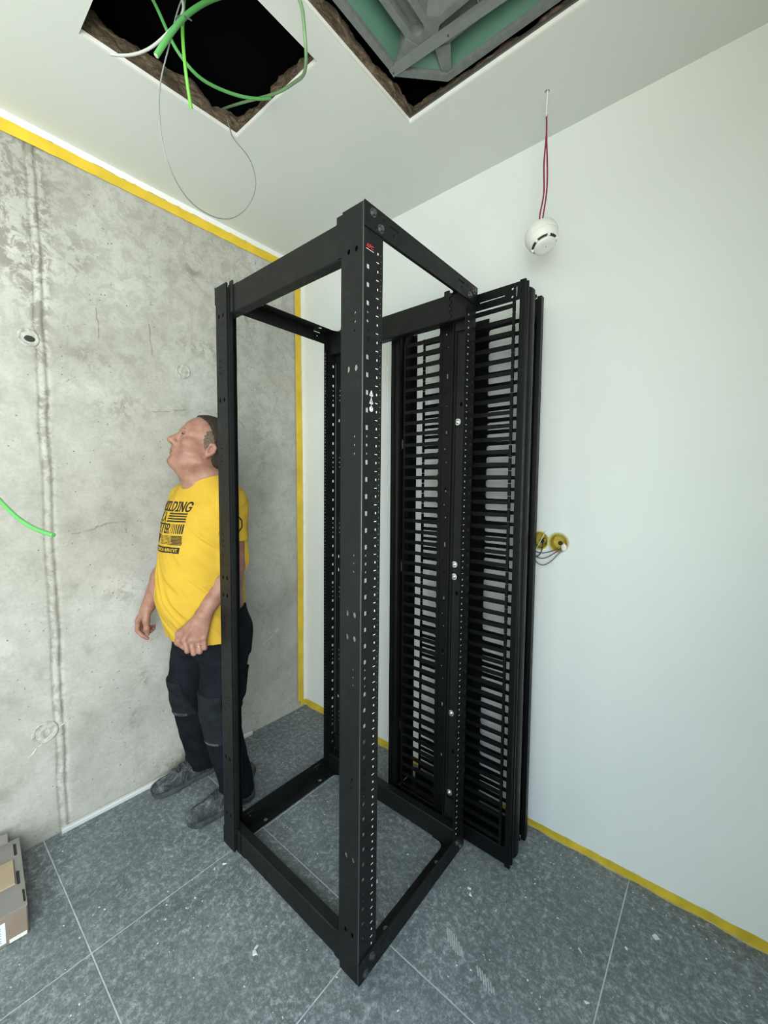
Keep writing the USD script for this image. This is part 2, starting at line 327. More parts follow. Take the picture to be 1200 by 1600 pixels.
# ------------------------------------------------------------------ ceiling of plasterboard with two cut-outs, and the dark space above
HOLE1 = [(0.497, -1.216), (0.522, -0.735), (0.967, -0.727), (0.967, -1.216)]
HOLE2 = [(1.057, -0.373), (1.985, -0.373), (1.985, -1.30), (1.057, -1.30)]
def ceiling():
    c = thing('ceiling', 'plasterboard ceiling with two square cut-outs', None, kind='structure')
    b = sbox(0.0, RY, RX, 0.0).difference(Polygon(HOLE1)).difference(Polygon(HOLE2)).difference(Point(1.476, -0.185).buffer(0.008))
    obj('board', ext(b, 0.006, (0, 0, H), (1, 0, 0), (0, 1, 0)), M['ceiling_paint'], c)
    obj('board_core', ext(b, 0.0125, (0, 0, H + 0.006), (1, 0, 0), (0, 1, 0)), M['board_edge'], c)
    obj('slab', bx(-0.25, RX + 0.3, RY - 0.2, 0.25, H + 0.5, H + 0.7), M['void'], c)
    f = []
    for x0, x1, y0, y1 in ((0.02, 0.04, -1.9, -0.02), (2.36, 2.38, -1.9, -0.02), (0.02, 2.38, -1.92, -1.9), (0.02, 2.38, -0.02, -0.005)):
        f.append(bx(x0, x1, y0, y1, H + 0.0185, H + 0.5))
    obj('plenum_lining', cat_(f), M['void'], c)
    return c
ceiling()

# ------------------------------------------------------------------ the open four-post rack
def metal(name, col, rough, var=0.25):
    c = np.array(col)
    n = {'g': ('geometry', {}), 'p': ('principled_bsdf', {'specular_ior_level': 0.28 if rough > 0.45 else 0.2, 'roughness': rough}),
         'n1': ('noise_texture', {'scale': 7.0, 'detail': 6.0, 'roughness': 0.7, 'distortion': 1.5}),
         'r1': ('rgb_ramp', {'ramp': [(0.35, tuple(c * (1 - var))), (0.62, tuple(c * (1 + var))), (0.74, tuple(c * 1.8 + 0.004))]}),
         'n2': ('noise_texture', {'scale': 40.0, 'detail': 3.0}),
         'r2': ('rgb_ramp', {'ramp': [(0.3, (rough * 0.85,) * 3), (0.7, (rough * 1.15,) * 3)]}),
         'b': ('bump', {'strength': 0.06, 'distance': 0.001}), 'n3': ('noise_texture', {'scale': 900.0, 'detail': 1.0})}
    return mat(name, n, [('g.position', 'n1.vector'), ('g.position', 'n2.vector'), ('g.position', 'n3.vector'), ('n1.fac', 'r1.fac'), ('r1.color', 'p.base_color'),
                         ('n2.fac', 'r2.fac'), ('r2.color', 'p.roughness'), ('n3.fac', 'b.height'), ('b.normal', 'p.normal')])
M['rack'] = metal('black_powder_coat', (0.0062, 0.0074, 0.0076), 0.48)
M['rack_edge'] = plain('worn_black_edge', (0.03, 0.032, 0.032), 0.30, spec=0.7)
M['plastic'] = metal('black_plastic', (0.0028, 0.0032, 0.0038), 0.40)
M['steel'] = plain('bare_steel', (0.62, 0.63, 0.62), 0.32, metal=0.9, var=0.08)
M['bolt_black'] = plain('black_bolt', (0.13, 0.135, 0.135), 0.28, metal=0.7)
M['print_white'] = plain('white_print', (0.80, 0.80, 0.79), 0.6)
M['print_red'] = plain('red_print', (0.62, 0.035, 0.05), 0.6)

AX, BX, FY, CY, RH, PW = 0.5467, 1.2692, -0.8528, -0.2602, 2.10, 0.0745
U = 0.04445
Z0 = 1.9788 - 44 * U + 0.02      # bottom of the lowest rack unit opening is close to the floor frame
def post(rack, x0, y0, sx, sy, marks):
    P3 = lambda s, t, z: (x0 - sx * s, y0 - sy * t, z)
    topz, botz = 2.098, 0.0
    # web: EIA holes near the inner edge, square cut-outs near the corner, small rounds between groups of six
    web = sbox(0.0028, botz, PW, topz); cuts = []
    for k in range(45 if marks else 0):
        zc = 1.9788 - 0.5 * U - k * U + U      # printed line of each unit
        for dz in (-0.0159, 0.0, 0.0159):
            cuts.append(Point(0.0685, zc - 0.5 * U + dz).buffer(0.0024, quad_segs=2))
    sq0 = 1.9788 - 0.0295
    k = -1; groups = []
    zk = sq0
    seq = 3
    while zk > 0.10:
        if seq < 6:
            cuts.append(affinity.translate(sbox(-0.0042, -0.0050, 0.0042, 0.0050).buffer(0.0012, quad_segs=1), 0.0185, zk)); zk -= U; seq += 1
        else:
            for dz in (-0.5 * U, 0, 0.5 * U):
                groups.append(zk + dz); cuts.append(Point(0.0185, zk + dz).buffer(0.0033 if dz else 0.0044, quad_segs=3))
            zk -= U; seq = 0
    web = web.difference(unary_union(cuts))
    parts = [None]
    def put(poly, kind, at, th):
        # kind 't': polygon in (t, z) at depth s; kind 's': polygon in (s, z) at depth t
        e = trimesh.creation.extrude_polygon(poly, th, engine='earcut') if poly.geom_type == 'Polygon' else cat_([trimesh.creation.extrude_polygon(q, th, engine='earcut') for q in poly.geoms])
        v = e.vertices.copy()
        if kind == 't': nv = np.stack([x0 - sx * (at + v[:, 2]), y0 - sy * v[:, 0], v[:, 1]], -1)
        else: nv = np.stack([x0 - sx * v[:, 0], y0 - sy * (at + v[:, 2]), v[:, 1]], -1)
        e = trimesh.Trimesh(nv, e.faces, process=False); e.fix_normals() if False else None
        if e.volume < 0: e.invert()
        return e
    out = [put(web, 't', 0.0, 0.0025)]
    fl = sbox(0.0028, botz, PW, topz); cuts = []
    for z in (topz - 0.105, 1.70, 1.055, 0.99, 0.135, 0.36):
        big = 0.0072 if z in (1.70, 1.055, 0.99, 0.36) else 0.0062
        for s in (0.024, 0.051): cuts.append(affinity.scale(Point(s, z).buffer(big, quad_segs=4), 0.8, 1.15))
    for z in groups: cuts.append(Point(0.0285, z).buffer(0.0032, quad_segs=3))
    fl = fl.difference(unary_union(cuts))
    out.append(put(fl, 's', 0.0, 0.0025))
    # hems: the outer flange steps back and folds, the web carries a lip
    q = lambda s0, s1, t0, t1, z0, z1: bx(x0 - sx * s0, x0 - sx * s1, y0 - sy * t0, y0 - sy * t1, z0, z1)
    out += [q(PW - 0.0025, PW, 0.0025, 0.006, botz, topz), q(PW - 0.0025, PW + 0.0085, 0.0045, 0.007, botz + 0.02, topz - 0.02), q(PW + 0.006, PW + 0.0085, 0.007, 0.018, botz + 0.02, topz - 0.02),
            q(0.012, PW, 0.012, 0.0145, topz - 0.135, topz - 0.065), q(0.012, PW, 0.012, 0.0145, botz + 0.10, botz + 0.17)]
    if not marks: out += [q(0.0025, 0.012, PW - 0.0025, PW, botz, topz), q(0.0025, 0.005, 0.036, 0.042, botz + 0.05, topz - 0.05)]
    p = obj('post', cat_(out), M['rack'], rack)
    e = trimesh.creation.cylinder(radius=0.0028, height=topz - botz, sections=28); e.apply_translation((x0 - sx * 0.0028, y0 - sy * 0.0028, (topz + botz) / 2))
    obj('rounded_edge', e, M['rack_edge'], p, smooth=40)
    # printed unit lines and numbers on the outer face of the web
    mk = []
    for k in range(45):
        zc = 1.9708 - k * U
        mk.append((sbox(0.049, zc - 0.0011, 0.0585, zc + 0.0011)))
        mk.append(affinity.translate(affinity.scale(Point(0, 0).buffer(0.0028, quad_segs=3), 0.75, 1.25), 0.0545, zc + 0.5 * U))
    e = put(unary_union(mk), 't', -0.0003, 0.0003)
    obj('unit_markings', e, M['print_white'], p, kind='stuff')
    return p
def build_rack():
    rack = thing('server_rack', 'tall black open four-post rack frame standing in the middle of the tiled floor', 'server rack')
    posts = {}
    for nme, x0, y0, sx, sy in (('A', AX, FY, -1, -1), ('B', BX, FY, 1, -1), ('C', BX, CY, 1, 1), ('D', AX, CY, -1, 1)):
        posts[nme] = post(rack, x0, y0, sx, sy, nme != 'A')
    X_ = np.array
    # front and rear frames: a plate over the posts and a flange inward, round in the corners
    for sx, x0 in ((1, BX), (-1, AX)):
        for top in (True, False):
            z0, z1 = (2.040, RH) if top else (0.0, 0.068)
            pl = sbox(FY, z0, CY, z1)
            holes = []
            for yy, s in ((FY, 1), (CY, -1)):
                holes += [sbox(*sorted((yy + s * 0.098, yy + s * 0.135)), z1 - 0.022, z1 - 0.018) if False else sbox(min(yy + s * .098, yy + s * .135), z1 - 0.0215, max(yy + s * .098, yy + s * .135), z1 - 0.0175),
                          Point(yy + s * 0.115, z1 - 0.036).buffer(0.0035, quad_segs=3), Point(yy + s * 0.072, z1 - 0.017).buffer(0.0022, quad_segs=2), Point(yy + s * 0.018, z1 - 0.042).buffer(0.0022, quad_segs=2)]
            pl = pl.difference(unary_union(holes))
            xo = x0 + sx * 0.0003
            e = ext(pl, 0.003, (xo if sx > 0 else xo - 0.003, 0, 0), (0, 1, 0), (0, 0, 1))
            w = 0.056; xin = x0 - sx * w
            st = sbox(min(x0, xin), FY + 0.003, max(x0, xin), CY - 0.003)
            for yy, s in ((FY + 0.011, 1), (CY - 0.011, -1)):
                st = st.union(sbox(min(x0, x0 - sx * 0.11), min(yy, yy + s * 0.036), max(x0, x0 - sx * 0.13), max(yy, yy + s * 0.036)))
            st = st.buffer(0.03, quad_segs=6).buffer(-0.03, quad_segs=6)
            fh = [Point(x0 - sx * 0.036, yy).buffer(0.009, quad_segs=5) for yy in (FY + 0.165, CY - 0.13)]
            st = st.difference(unary_union(fh))
            fz = 2.0835 if top else 0.001
            e2 = ext(st, 0.0025, (0, 0, fz), (1, 0, 0), (0, 1, 0))
            b = obj('top_end_frame' if top else 'bottom_end_frame', cat_(e, e2), M['rack'], rack)
            for yy, s in ((FY, 1), (CY, -1)):
                for dy, dz in ((0.030, -0.019), (0.060, -0.044)) if top else ((0.026, -0.050), (0.052, -0.020)):
                    obj('bolt', orient(hexbolt(), (sx, 0, 0), (x0 + sx * 0.0033, yy + s * dy, z1 + dz)), M['bolt_black'], b, label='hex bolt on the end frame')
    # side beams: hollow sections between the posts with hooked end plates
    for side, y0, y1 in ((-1, -0.842, -0.806), (1, -0.307, -0.271)):
        for top in (True, False):
            z0, z1 = (1.993, 2.087) if top else (0.003, 0.081)
            xa, xb = AX + 0.004, BX - 0.004
            e = rbx(xa, xb, y0, y1, z0, z1, 0.003)
            br = []; xa, xb = AX + 0.068, BX - 0.068
            yo = y0 if side < 0 else y1
            for xe, s in ((xa, -1), (xb, 1)):
                pl = sbox(-0.010, z0 + 0.004, 0.008, z1 + 0.011)
                for kz in np.linspace(z0 + 0.016, z1 - 0.004, 4):
                    pl = pl.union(sbox(0.006, kz - 0.005, 0.016, kz + 0.005))
                pl = pl.buffer(0.002, quad_segs=2)
                pl2 = affinity.translate(affinity.scale(pl, s, 1, origin=(0, 0)), xe - s * 0.024, 0)
                br.append(ext(pl2, 0.003, (0, y0, 0), (1, 0, 0), (0, 0, 1)))
            b = obj('top_side_beam' if top else 'bottom_side_beam', e, M['rack'], rack)
            for q in (br if top or side < 0 else []): obj('end_plate', q, M['rack'], b)
    # bare washers and bolts on the inside of the far right post
    for z in (1.640, 1.095, 1.047, 0.498, 0.167):
        hb = cat_(lathe([(0, 0.0), (0.0125, 0.0), (0.0125, 0.0018), (0.0075, 0.0022), (0.0072, 0.005), (0.0045, 0.007), (0, 0.0072)], 20))
        obj('washer_bolt', orient(hb, (0, -1, 0), (1.2065, CY - 0.0026, z * 0.985 + 0.021)), M['steel'], posts['C'], label='bright steel bolt with washer')
    # red name plate and warning symbols printed on the near post
    lg = meshkit.text_mesh('APC', 0.0095, 0.0003, bold=True)
    v = lg.vertices.copy(); v[:, 0] += 0.22 * v[:, 1]
    lw = v[:, 0].max(); v[:, 0] *= 0.029 / lw
    lg.vertices = np.stack([np.full(len(v), BX + 0.0003) + v[:, 2], FY + 0.0095 + v[:, 0], 1.992 + 0.002 + v[:, 1]], -1)
    obj('name_print', lg, M['print_red'], posts['B'], label='red printed name on the post')
    obj('name_underline', bx(BX, BX + 0.0006, FY + 0.009, FY + 0.0385, 1.9895, 1.9906), M['print_white'], posts['B'])
    def symb():
        out = []
        ty = 0.0335; g = []
        def tri(c): return Polygon([(ty - 0.0062, c - 0.0050), (ty + 0.0062, c - 0.0050), (ty, c + 0.0078)]).buffer(0.0010, quad_segs=2)
        c1, c2, c3 = 1.637, 1.617, 1.598
        t1, t2 = tri(c1), tri(c2)
        g += [t1.difference(t1.buffer(-0.0020)), LineString([(ty, c1 - 0.004), (ty, c1 + 0.003)]).buffer(0.0011), t2.difference(t2.buffer(-0.0020)), LineString([(ty - 0.002, c2 - 0.003), (ty + 0.0026, c2 - 0.0005)]).buffer(0.0009)]
        ci = Point(ty, c3).buffer(0.0070, quad_segs=6); g.append(ci.difference(Point(ty + 0.001, c3 + 0.0028).buffer(0.0018)).difference(Point(ty + 0.001, c3 - 0.0036).buffer(0.0012)))
        g += [sbox(ty - 0.0007, c1 - 0.013, ty + 0.0007, c1 - 0.005), sbox(ty - 0.0007, c2 - 0.013, ty + 0.0007, c2 - 0.005)]
        e = ext(unary_union(g), 0.0004, (BX + 0.0001, FY, 0), (0, 1, 0), (0, 0, 1)); return e
    obj('warning_symbols', symb(), M['print_white'], posts['B'], label='white printed warning triangles and earth symbol')
    return rack
LEAN = (0.0040, 0.0033)
build_rack()
LEAN = None

# ------------------------------------------------------------------ vertical cable manager on the rack's right side
def cable_manager():
    t = thing('cable_manager', 'black vertical cable manager with rows of fingers behind the right rack post', 'cable manager', loc=(0, 0.006, 0))
    YN, YF = -0.2545, -0.117
    XS0, XS1, XT0, XT1 = 1.120, 1.254, 0.951, 1.4125
    # two spine plates and the crossing back plate
    for y in (YN, YF):
        pl = sbox(XS0, 0.02, XS1, 2.045)
        hs = []
        for k in range(9):
            zc = 0.2 + 0.215 * k
            hs += [Point(XS0 + 0.035, zc).buffer(0.004, quad_segs=2), Point(XS0 + 0.028, zc + 0.05).buffer(0.0035, quad_segs=2), sbox(XS0 + 0.03, zc + 0.10, XS0 + 0.038, zc + 0.118)]
        pl = pl.difference(unary_union(hs))
        obj('spine_plate', ext(pl, 0.003, (0, y + 0.0015, 0), (1, 0, 0), (0, 0, 1)), M['plastic'], t)
    obj('centre_plate', bx(1.185, 1.189, YN, YF, 0.02, 2.04), M['plastic'], t)
    # fingers: a flared root, a flat bar and a T-shaped tip; four rows
    def finger_poly(L):
        bar = Polygon([(-0.004, -0.0078), (L, -0.0062), (L, 0.0062), (-0.004, 0.0078)])
        root = sbox(-0.012, -0.0222, 0.0, 0.0222)
        tip = sbox(L - 0.0058, -0.0200, L + 0.0016, 0.0200).buffer(0.0012, quad_segs=2)
        f = unary_union([bar, root]).buffer(0.008, quad_segs=3).buffer(-0.008, quad_segs=3)
        return unary_union([f.intersection(sbox(-0.02, -0.0215, L, 0.0215)), tip]).simplify(0.0003)
    for y in (YN, YF):
        for s, xr, xt in ((1, XS1, XT1), (-1, XS0, XT0)):
            pol = finger_poly(abs(xt - xr))
            for k in range(44):
                z = 2.0085 - U * k
                e = trimesh.creation.extrude_polygon(pol, 0.006, engine='earcut'); v = e.vertices
                nv = np.stack([xr + s * v[:, 0], y + 0.003 - v[:, 2] if s > 0 else y - 0.003 + v[:, 2], z + v[:, 1]], -1)
                obj('finger', trimesh.Trimesh(nv, e.faces, process=False), M['plastic'], t)
    # front: channel rail, round hinge column, thin door edge; rear: rail and closed door
    def rail(name, prof, z0, z1, mt=M['plastic']):
        e = ext(Polygon(prof).buffer(0.0012, quad_segs=2), z1 - z0, (0, 0, z0), (1, 0, 0), (0, 1, 0)); return obj(name, e, mt, t, smooth=35)
    fr = [(1.433, -0.262), (1.449, -0.262), (1.451, -0.256), (1.447, -0.252), (1.447, -0.243), (1.452, -0.241), (1.452, -0.236), (1.436, -0.234), (1.433, -0.238)]
    rail('front_rail', fr, 0.012, 2.082)
    col = [(1.432, -0.232)] + [(1.436 + 0.018 * math.cos(a), -0.196 + 0.033 * math.sin(a)) for a in np.linspace(-1.35, 1.35, 11)] + [(1.432, -0.160)]
    rail('hinge_column', col, 0.022, 2.070)
    rail('front_panel', [(1.436, -0.110), (1.449, -0.108), (1.449, -0.086), (1.405, -0.084), (1.405, -0.090), (1.436, -0.092)], 0.012, 2.080)
    rail('panel_web', [(1.405, -0.158), (1.412, -0.158), (1.412, -0.095), (1.405, -0.095)], 0.085, 2.022)
    rail('rear_rail', [(0.888, -0.264), (0.900, -0.264), (0.903, -0.258), (0.908, -0.262), (0.917, -0.262), (0.922, -0.256), (0.930, -0.258), (0.930, -0.246), (0.888, -0.246)], 0.012, 2.07)
    dp = [rbx(0.889, 0.893, -0.250, -0.112, 0.02, 2.06, 0.0012), bx(0.893, 0.905, -0.19, -0.186, 0.02, 2.06), bx(0.893, 0.912, -0.116, -0.112, 0.02, 2.06)]
    d = obj('rear_door', cat_(dp), M['plastic'], t)
    for z in (0.30, 1.02, 1.55):
        obj('latch', cat_(rbx(0.893, 0.903, -0.225, -0.2, z, z + 0.05, 0.002), tube([(0.905, -0.222, z + 0.006), (0.918, -0.222, z + 0.006), (0.918, -0.222, z + 0.044), (0.905, -0.222, z + 0.044)], 0.0016, 6)), M['steel'] if False else M['bolt_black'], d)
    # slotted bar across the top, and a closed foot
    tb = sbox(1.20, 2.022, 1.432, 2.078).difference(sbox(1.285, 2.045, 1.378, 2.049)).difference(unary_union([Point(1.405, 2.062).buffer(0.004), Point(1.405, 2.036).buffer(0.004), sbox(1.418, 2.034, 1.4215, 2.066)]))
    obj('top_bar', ext(tb, 0.003, (0, YN - 0.002, 0), (1, 0, 0), (0, 0, 1)), M['plastic'], t)
    obj('top_bar', rbx(1.20, 1.43, YN - 0.004, YN, 2.072, 2.08, 0.001), M['plastic'], t)
    obj('foot_panel', cat_(rbx(0.93, 1.43, YN - 0.002, YN + 0.003, 0.014, 0.075, 0.001), bx(0.90, 1.43, YN, YF, 0.02, 0.024), rbx(0.93, 1.43, YF, YF + 0.004, 0.014, 0.075, 0.001)), M['plastic'], t)
    for z in (0.03, 2.02):
        c = [rbx(1.425, 1.436, -0.155, -0.150, z, z + 0.05, 0.001), rbx(1.425, 1.436, -0.150, -0.135, z + 0.04, z + 0.05, 0.001), rbx(1.425, 1.436, -0.15, -0.14, z, z + 0.007, 0.001)]
        obj('hinge_clip', cat_(c), M['steel'], t, label='bare steel hinge clip')
        k_ = trimesh.creation.icosphere(2, 0.0075); k_.apply_translation((1.436, -0.137, z + (0.004 if z < 1 else 0.05))); obj('hinge_knob', k_, M['plastic'], t)
    return t
cable_manager()

# ------------------------------------------------------------------ masking tape and the trim at the wall's foot
def tape_strip(name, label, length, z_lo, z_hi, wave, O, Uv, Vv, mat_, seed, t=0.0007, edge_mat=None):
    r = random.Random(seed); n = int(length / 0.025)
    lo = [(length * k / n, z_lo(length * k / n) + r.uniform(-wave, wave)) for k in range(n + 1)]
    hi = [(length * k / n, z_hi(length * k / n) + r.uniform(-wave, wave)) for k in range(n, -1, -1)]
    return obj(name, ext(Polygon(lo + hi).buffer(0), t, O, Uv, Vv), mat_, label=label, cat='tape')
tape_strip('masking_tape', 'yellow masking tape running under the ceiling along the concrete wall', 4.165, lambda s: 2.611 + 0.006 * math.sin((s - 2.58) * 3) + 0.016 * max(s - 2.58, 0) / 1.6 - 0.002, lambda s: 2.662, 0.0012,
           (0.003, -4.20, 0), (0, 1, 0), (0, 0, 1), M['yellow_tape'], 1)
tape_strip('masking_tape', 'yellow masking tape running up the concrete wall beside the room corner', 2.60, lambda s: 0.019 + 0.004 * math.sin(s * 2.2 + 2), lambda s: 0.066 - 0.004 * math.sin(s * 1.3), 0.0012,
           (0.0034, 0, 0.045), (0, 0, 1), (0, -1, 0), M['yellow_tape'], 2)
tape_strip('masking_tape', 'yellow masking tape along the floor at the foot of the white wall', 2.6, lambda s: 0.0008, lambda s: 0.034 + 0.006 * math.sin(s * 2.4 + 1.2), 0.0016,
           (0.004, -0.0008, 0), (1, 0, 0), (0, 0, 1), M['yellow_tape_floor'], 3)
# (its lower edge curls out over the tiles)
obj('masking_tape', cat_([ext(Polygon([(k * 0.05, 0.0), (k * 0.05 + 0.05, 0.0), (k * 0.05 + 0.05, 0.006 + 0.004 * math.sin(k * 1.7 + 1.7)), (k * 0.05, 0.006 + 0.004 * math.sin(k * 1.7))]), 0.0006, (0.02, -0.001, 0.0004), (1, 0, 0), (0, -1, 0)) for k in range(50)]).apply_transform(np.eye(4)),
    plain('tape_back', (0.55, 0.47, 0.22), 0.6, var=0.2, scale=20), label='pale back of the tape edge curling over the tiles at the white wall', cat='tape')
tape_strip('masking_tape', 'short yellow tape tab bent round the bottom of the room corner', 0.045, lambda s: 0.012, lambda s: 0.055 - s * 0.4, 0.001, (0.0042, -0.046, 0), (0, 1, 0), (0, 0, 1), M['yellow_tape'], 4)
pv = ext(Polygon([(0, 0), (0.017, 0), (0.017, 0.012), (0.013, 0.017), (0, 0.017)]), 0.86, (0.002, -0.395, 0.0004), (1, 0, 0), (0, 0, 1))
obj('cable_trunking', pv, M['pvc'], label='thin white plastic strip on the floor along the concrete wall', cat='trim')

# ------------------------------------------------------------------ mineral wool at the cut-outs
def wool_mat():
    n = {'g': ('geometry', {}), 'p': ('principled_bsdf', {'roughness': 1.0, 'specular_ior_level': 0.05}),
         'mp': ('mapping', {'scale': (14, 14, 60)}), 'n1': ('noise_texture', {'scale': 1.0, 'detail': 7.0, 'roughness': 0.75, 'distortion': 2.5}),
         'n2': ('noise_texture', {'scale': 12.0, 'detail': 5.0, 'distortion': 1.0}),
         'r1': ('rgb_ramp', {'ramp': [(0.30, (0.05, 0.04, 0.03)), (0.46, (0.16, 0.126, 0.092)), (0.60, (0.28, 0.23, 0.17)), (0.76, (0.42, 0.36, 0.28))]}),
         'r2': ('rgb_ramp', {'ramp': [(0.3, (0.65, 0.62, 0.6)), (0.65, (1.15, 1.12, 1.1))]}), 'm': ('mix', {'mix_type': 'multiply', 'fac': 1.0}),
         'b': ('bump', {'strength': 1.0, 'distance': 0.012})}
    return mat('mineral_wool', n, [('g.position', 'mp.vector'), ('mp.vector', 'n1.vector'), ('g.position', 'n2.vector'), ('n1.fac', 'r1.fac'), ('n2.fac', 'r2.fac'),
                                   ('r1.color', 'm.color1'), ('r2.color', 'm.color2'), ('m.color', 'p.base_color'), ('n1.fac', 'b.height'), ('b.normal', 'p.normal')])
M['wool'] = wool_mat()
def wool(label, p0, p1, inward, hgt, depth, seed, zb=H + 0.0187, amp=0.022):
    """a torn edge of mineral wool from p0 to p1; hgt: heights along it; its face looks along 'inward'"""
    p0, p1, inward = np.array(p0, float), np.array(p1, float), np.array(inward, float)
    L = np.linalg.norm(p1 - p0); n = int(L / 0.006); d = (p1 - p0) / L
    prof = [(0.0, 0.0), (0.004, 0.12), (0.007, 0.3), (0.008, 0.5), (0.006, 0.7), (0.0, 0.86), (-0.012, 0.96), (-0.03, 1.0), (-depth, 1.0), (-depth, 0.0)]
    pr_ = []
    for (a, b) in zip(prof[:-1], prof[1:]):
        k = max(1, int(math.hypot((b[0] - a[0]), (b[1] - a[1]) * 0.09) / 0.006))
        for q in range(k): pr_.append((a[0] + (b[0] - a[0]) * q / k, a[1] + (b[1] - a[1]) * q / k))
    pr_ = np.array(pr_); m_ = len(pr_)
    s = np.linspace(0, L, n); hh = np.interp(s / L, np.linspace(0, 1, len(hgt)), hgt)
    base = p0[None, None, :2] + d[None, None, :2] * s[:, None, None] + inward[None, None, :2] * pr_[None, :, :1]
    zz = zb + pr_[None, :, 1] * hh[:, None]
    V = np.concatenate([base, zz[..., None]], -1)
    q = V.copy(); q[..., 2] *= 2.2
    dn = meshkit.fbm(q * 22, 4, seed) - 0.5; dz = meshkit.fbm(q * 30 + 7, 3, seed + 5) - 0.5
    up = np.clip((V[..., 2] - zb) / 0.02, 0, 1)
    V[..., :2] += inward[:2] * (dn * 2 * amp * (0.35 + 0.65 * up))[..., None]; V[..., 2] += dz * 0.035 * up
    V = V.reshape(-1, 3); i, j = np.meshgrid(np.arange(n - 1), np.arange(m_), indexing='ij'); a = (i * m_ + j).ravel(); b = (i * m_ + (j + 1) % m_).ravel()
    F = np.vstack([np.stack([a, a + m_, b], -1), np.stack([b, a + m_, b + m_], -1)])
    me = trimesh.Trimesh(V, F, process=False)
    caps = [np.stack([np.full(m_ - 2, o), o + np.arange(1, m_ - 1), o + np.arange(2, m_)], -1) for o in (0, (n - 1) * m_)]
    me = trimesh.Trimesh(V, np.vstack([F] + caps), process=False)
    me.fix_normals() if False else None
    return obj('mineral_wool', me, M['wool'], label=label, cat='insulation', smooth=True)
wool('torn brown mineral wool along the left edge of the small ceiling hole', (0.49, -1.30, 0), (0.515, -0.70, 0), (1, 0, 0), [0.16, 0.15, 0.085, 0.065, 0.066, 0.067, 0.072, 0.092, 0.05, 0.07, 0.08], 0.10, 11)
wool('torn brown mineral wool along the far edge of the small ceiling hole', (0.50, -0.722, 0), (0.958, -0.715, 0), (0, -1, 0), [0.085, 0.06, 0.06, 0.055, 0.03, 0.06, 0.06, 0.055, 0.05, 0.045], 0.09, 23)
wool('brown mineral wool in the gap left of the ceiling cassette unit', (1.062, -1.25, 0), (1.062, -0.372, 0), (1, 0, 0), [0.05, 0.04, 0.055, 0.05, 0.045, 0.05, 0.03, 0.05, 0.045], 0.09, 37, amp=0.018)
wool('dark mineral wool in the gap beyond the ceiling cassette unit', (1.05, -0.362, 0), (2.0, -0.362, 0), (0, -1, 0), [0.05, 0.045, 0.035, 0.045, 0.03, 0.04, 0.02, 0.045, 0.04, 0.05], 0.09, 41, amp=0.012)
M['galv'] = plain('galvanised', (0.12, 0.125, 0.125), 0.5, metal=0.6, var=0.15, scale=15)
gp = [(0, 0.0), (0.006, 0.0), (0.006, 0.003), (0.0048, 0.003), (0.0048, 0.0012), (0.0012, 0.0012), (0.0012, 0.012), (0.0, 0.012)]
obj('ceiling_profile', ext(Polygon([(b, a) for a, b in [(y, z) for y, z in gp]]), 0.95, (1.055, -0.372, H + 0.0187), (0, 0, 1), (0, -1, 0)).apply_translation((0, 0.0, 0)), M['galv'],
    label='thin metal ceiling profile along the far edge of the large ceiling hole', cat='metal profile')

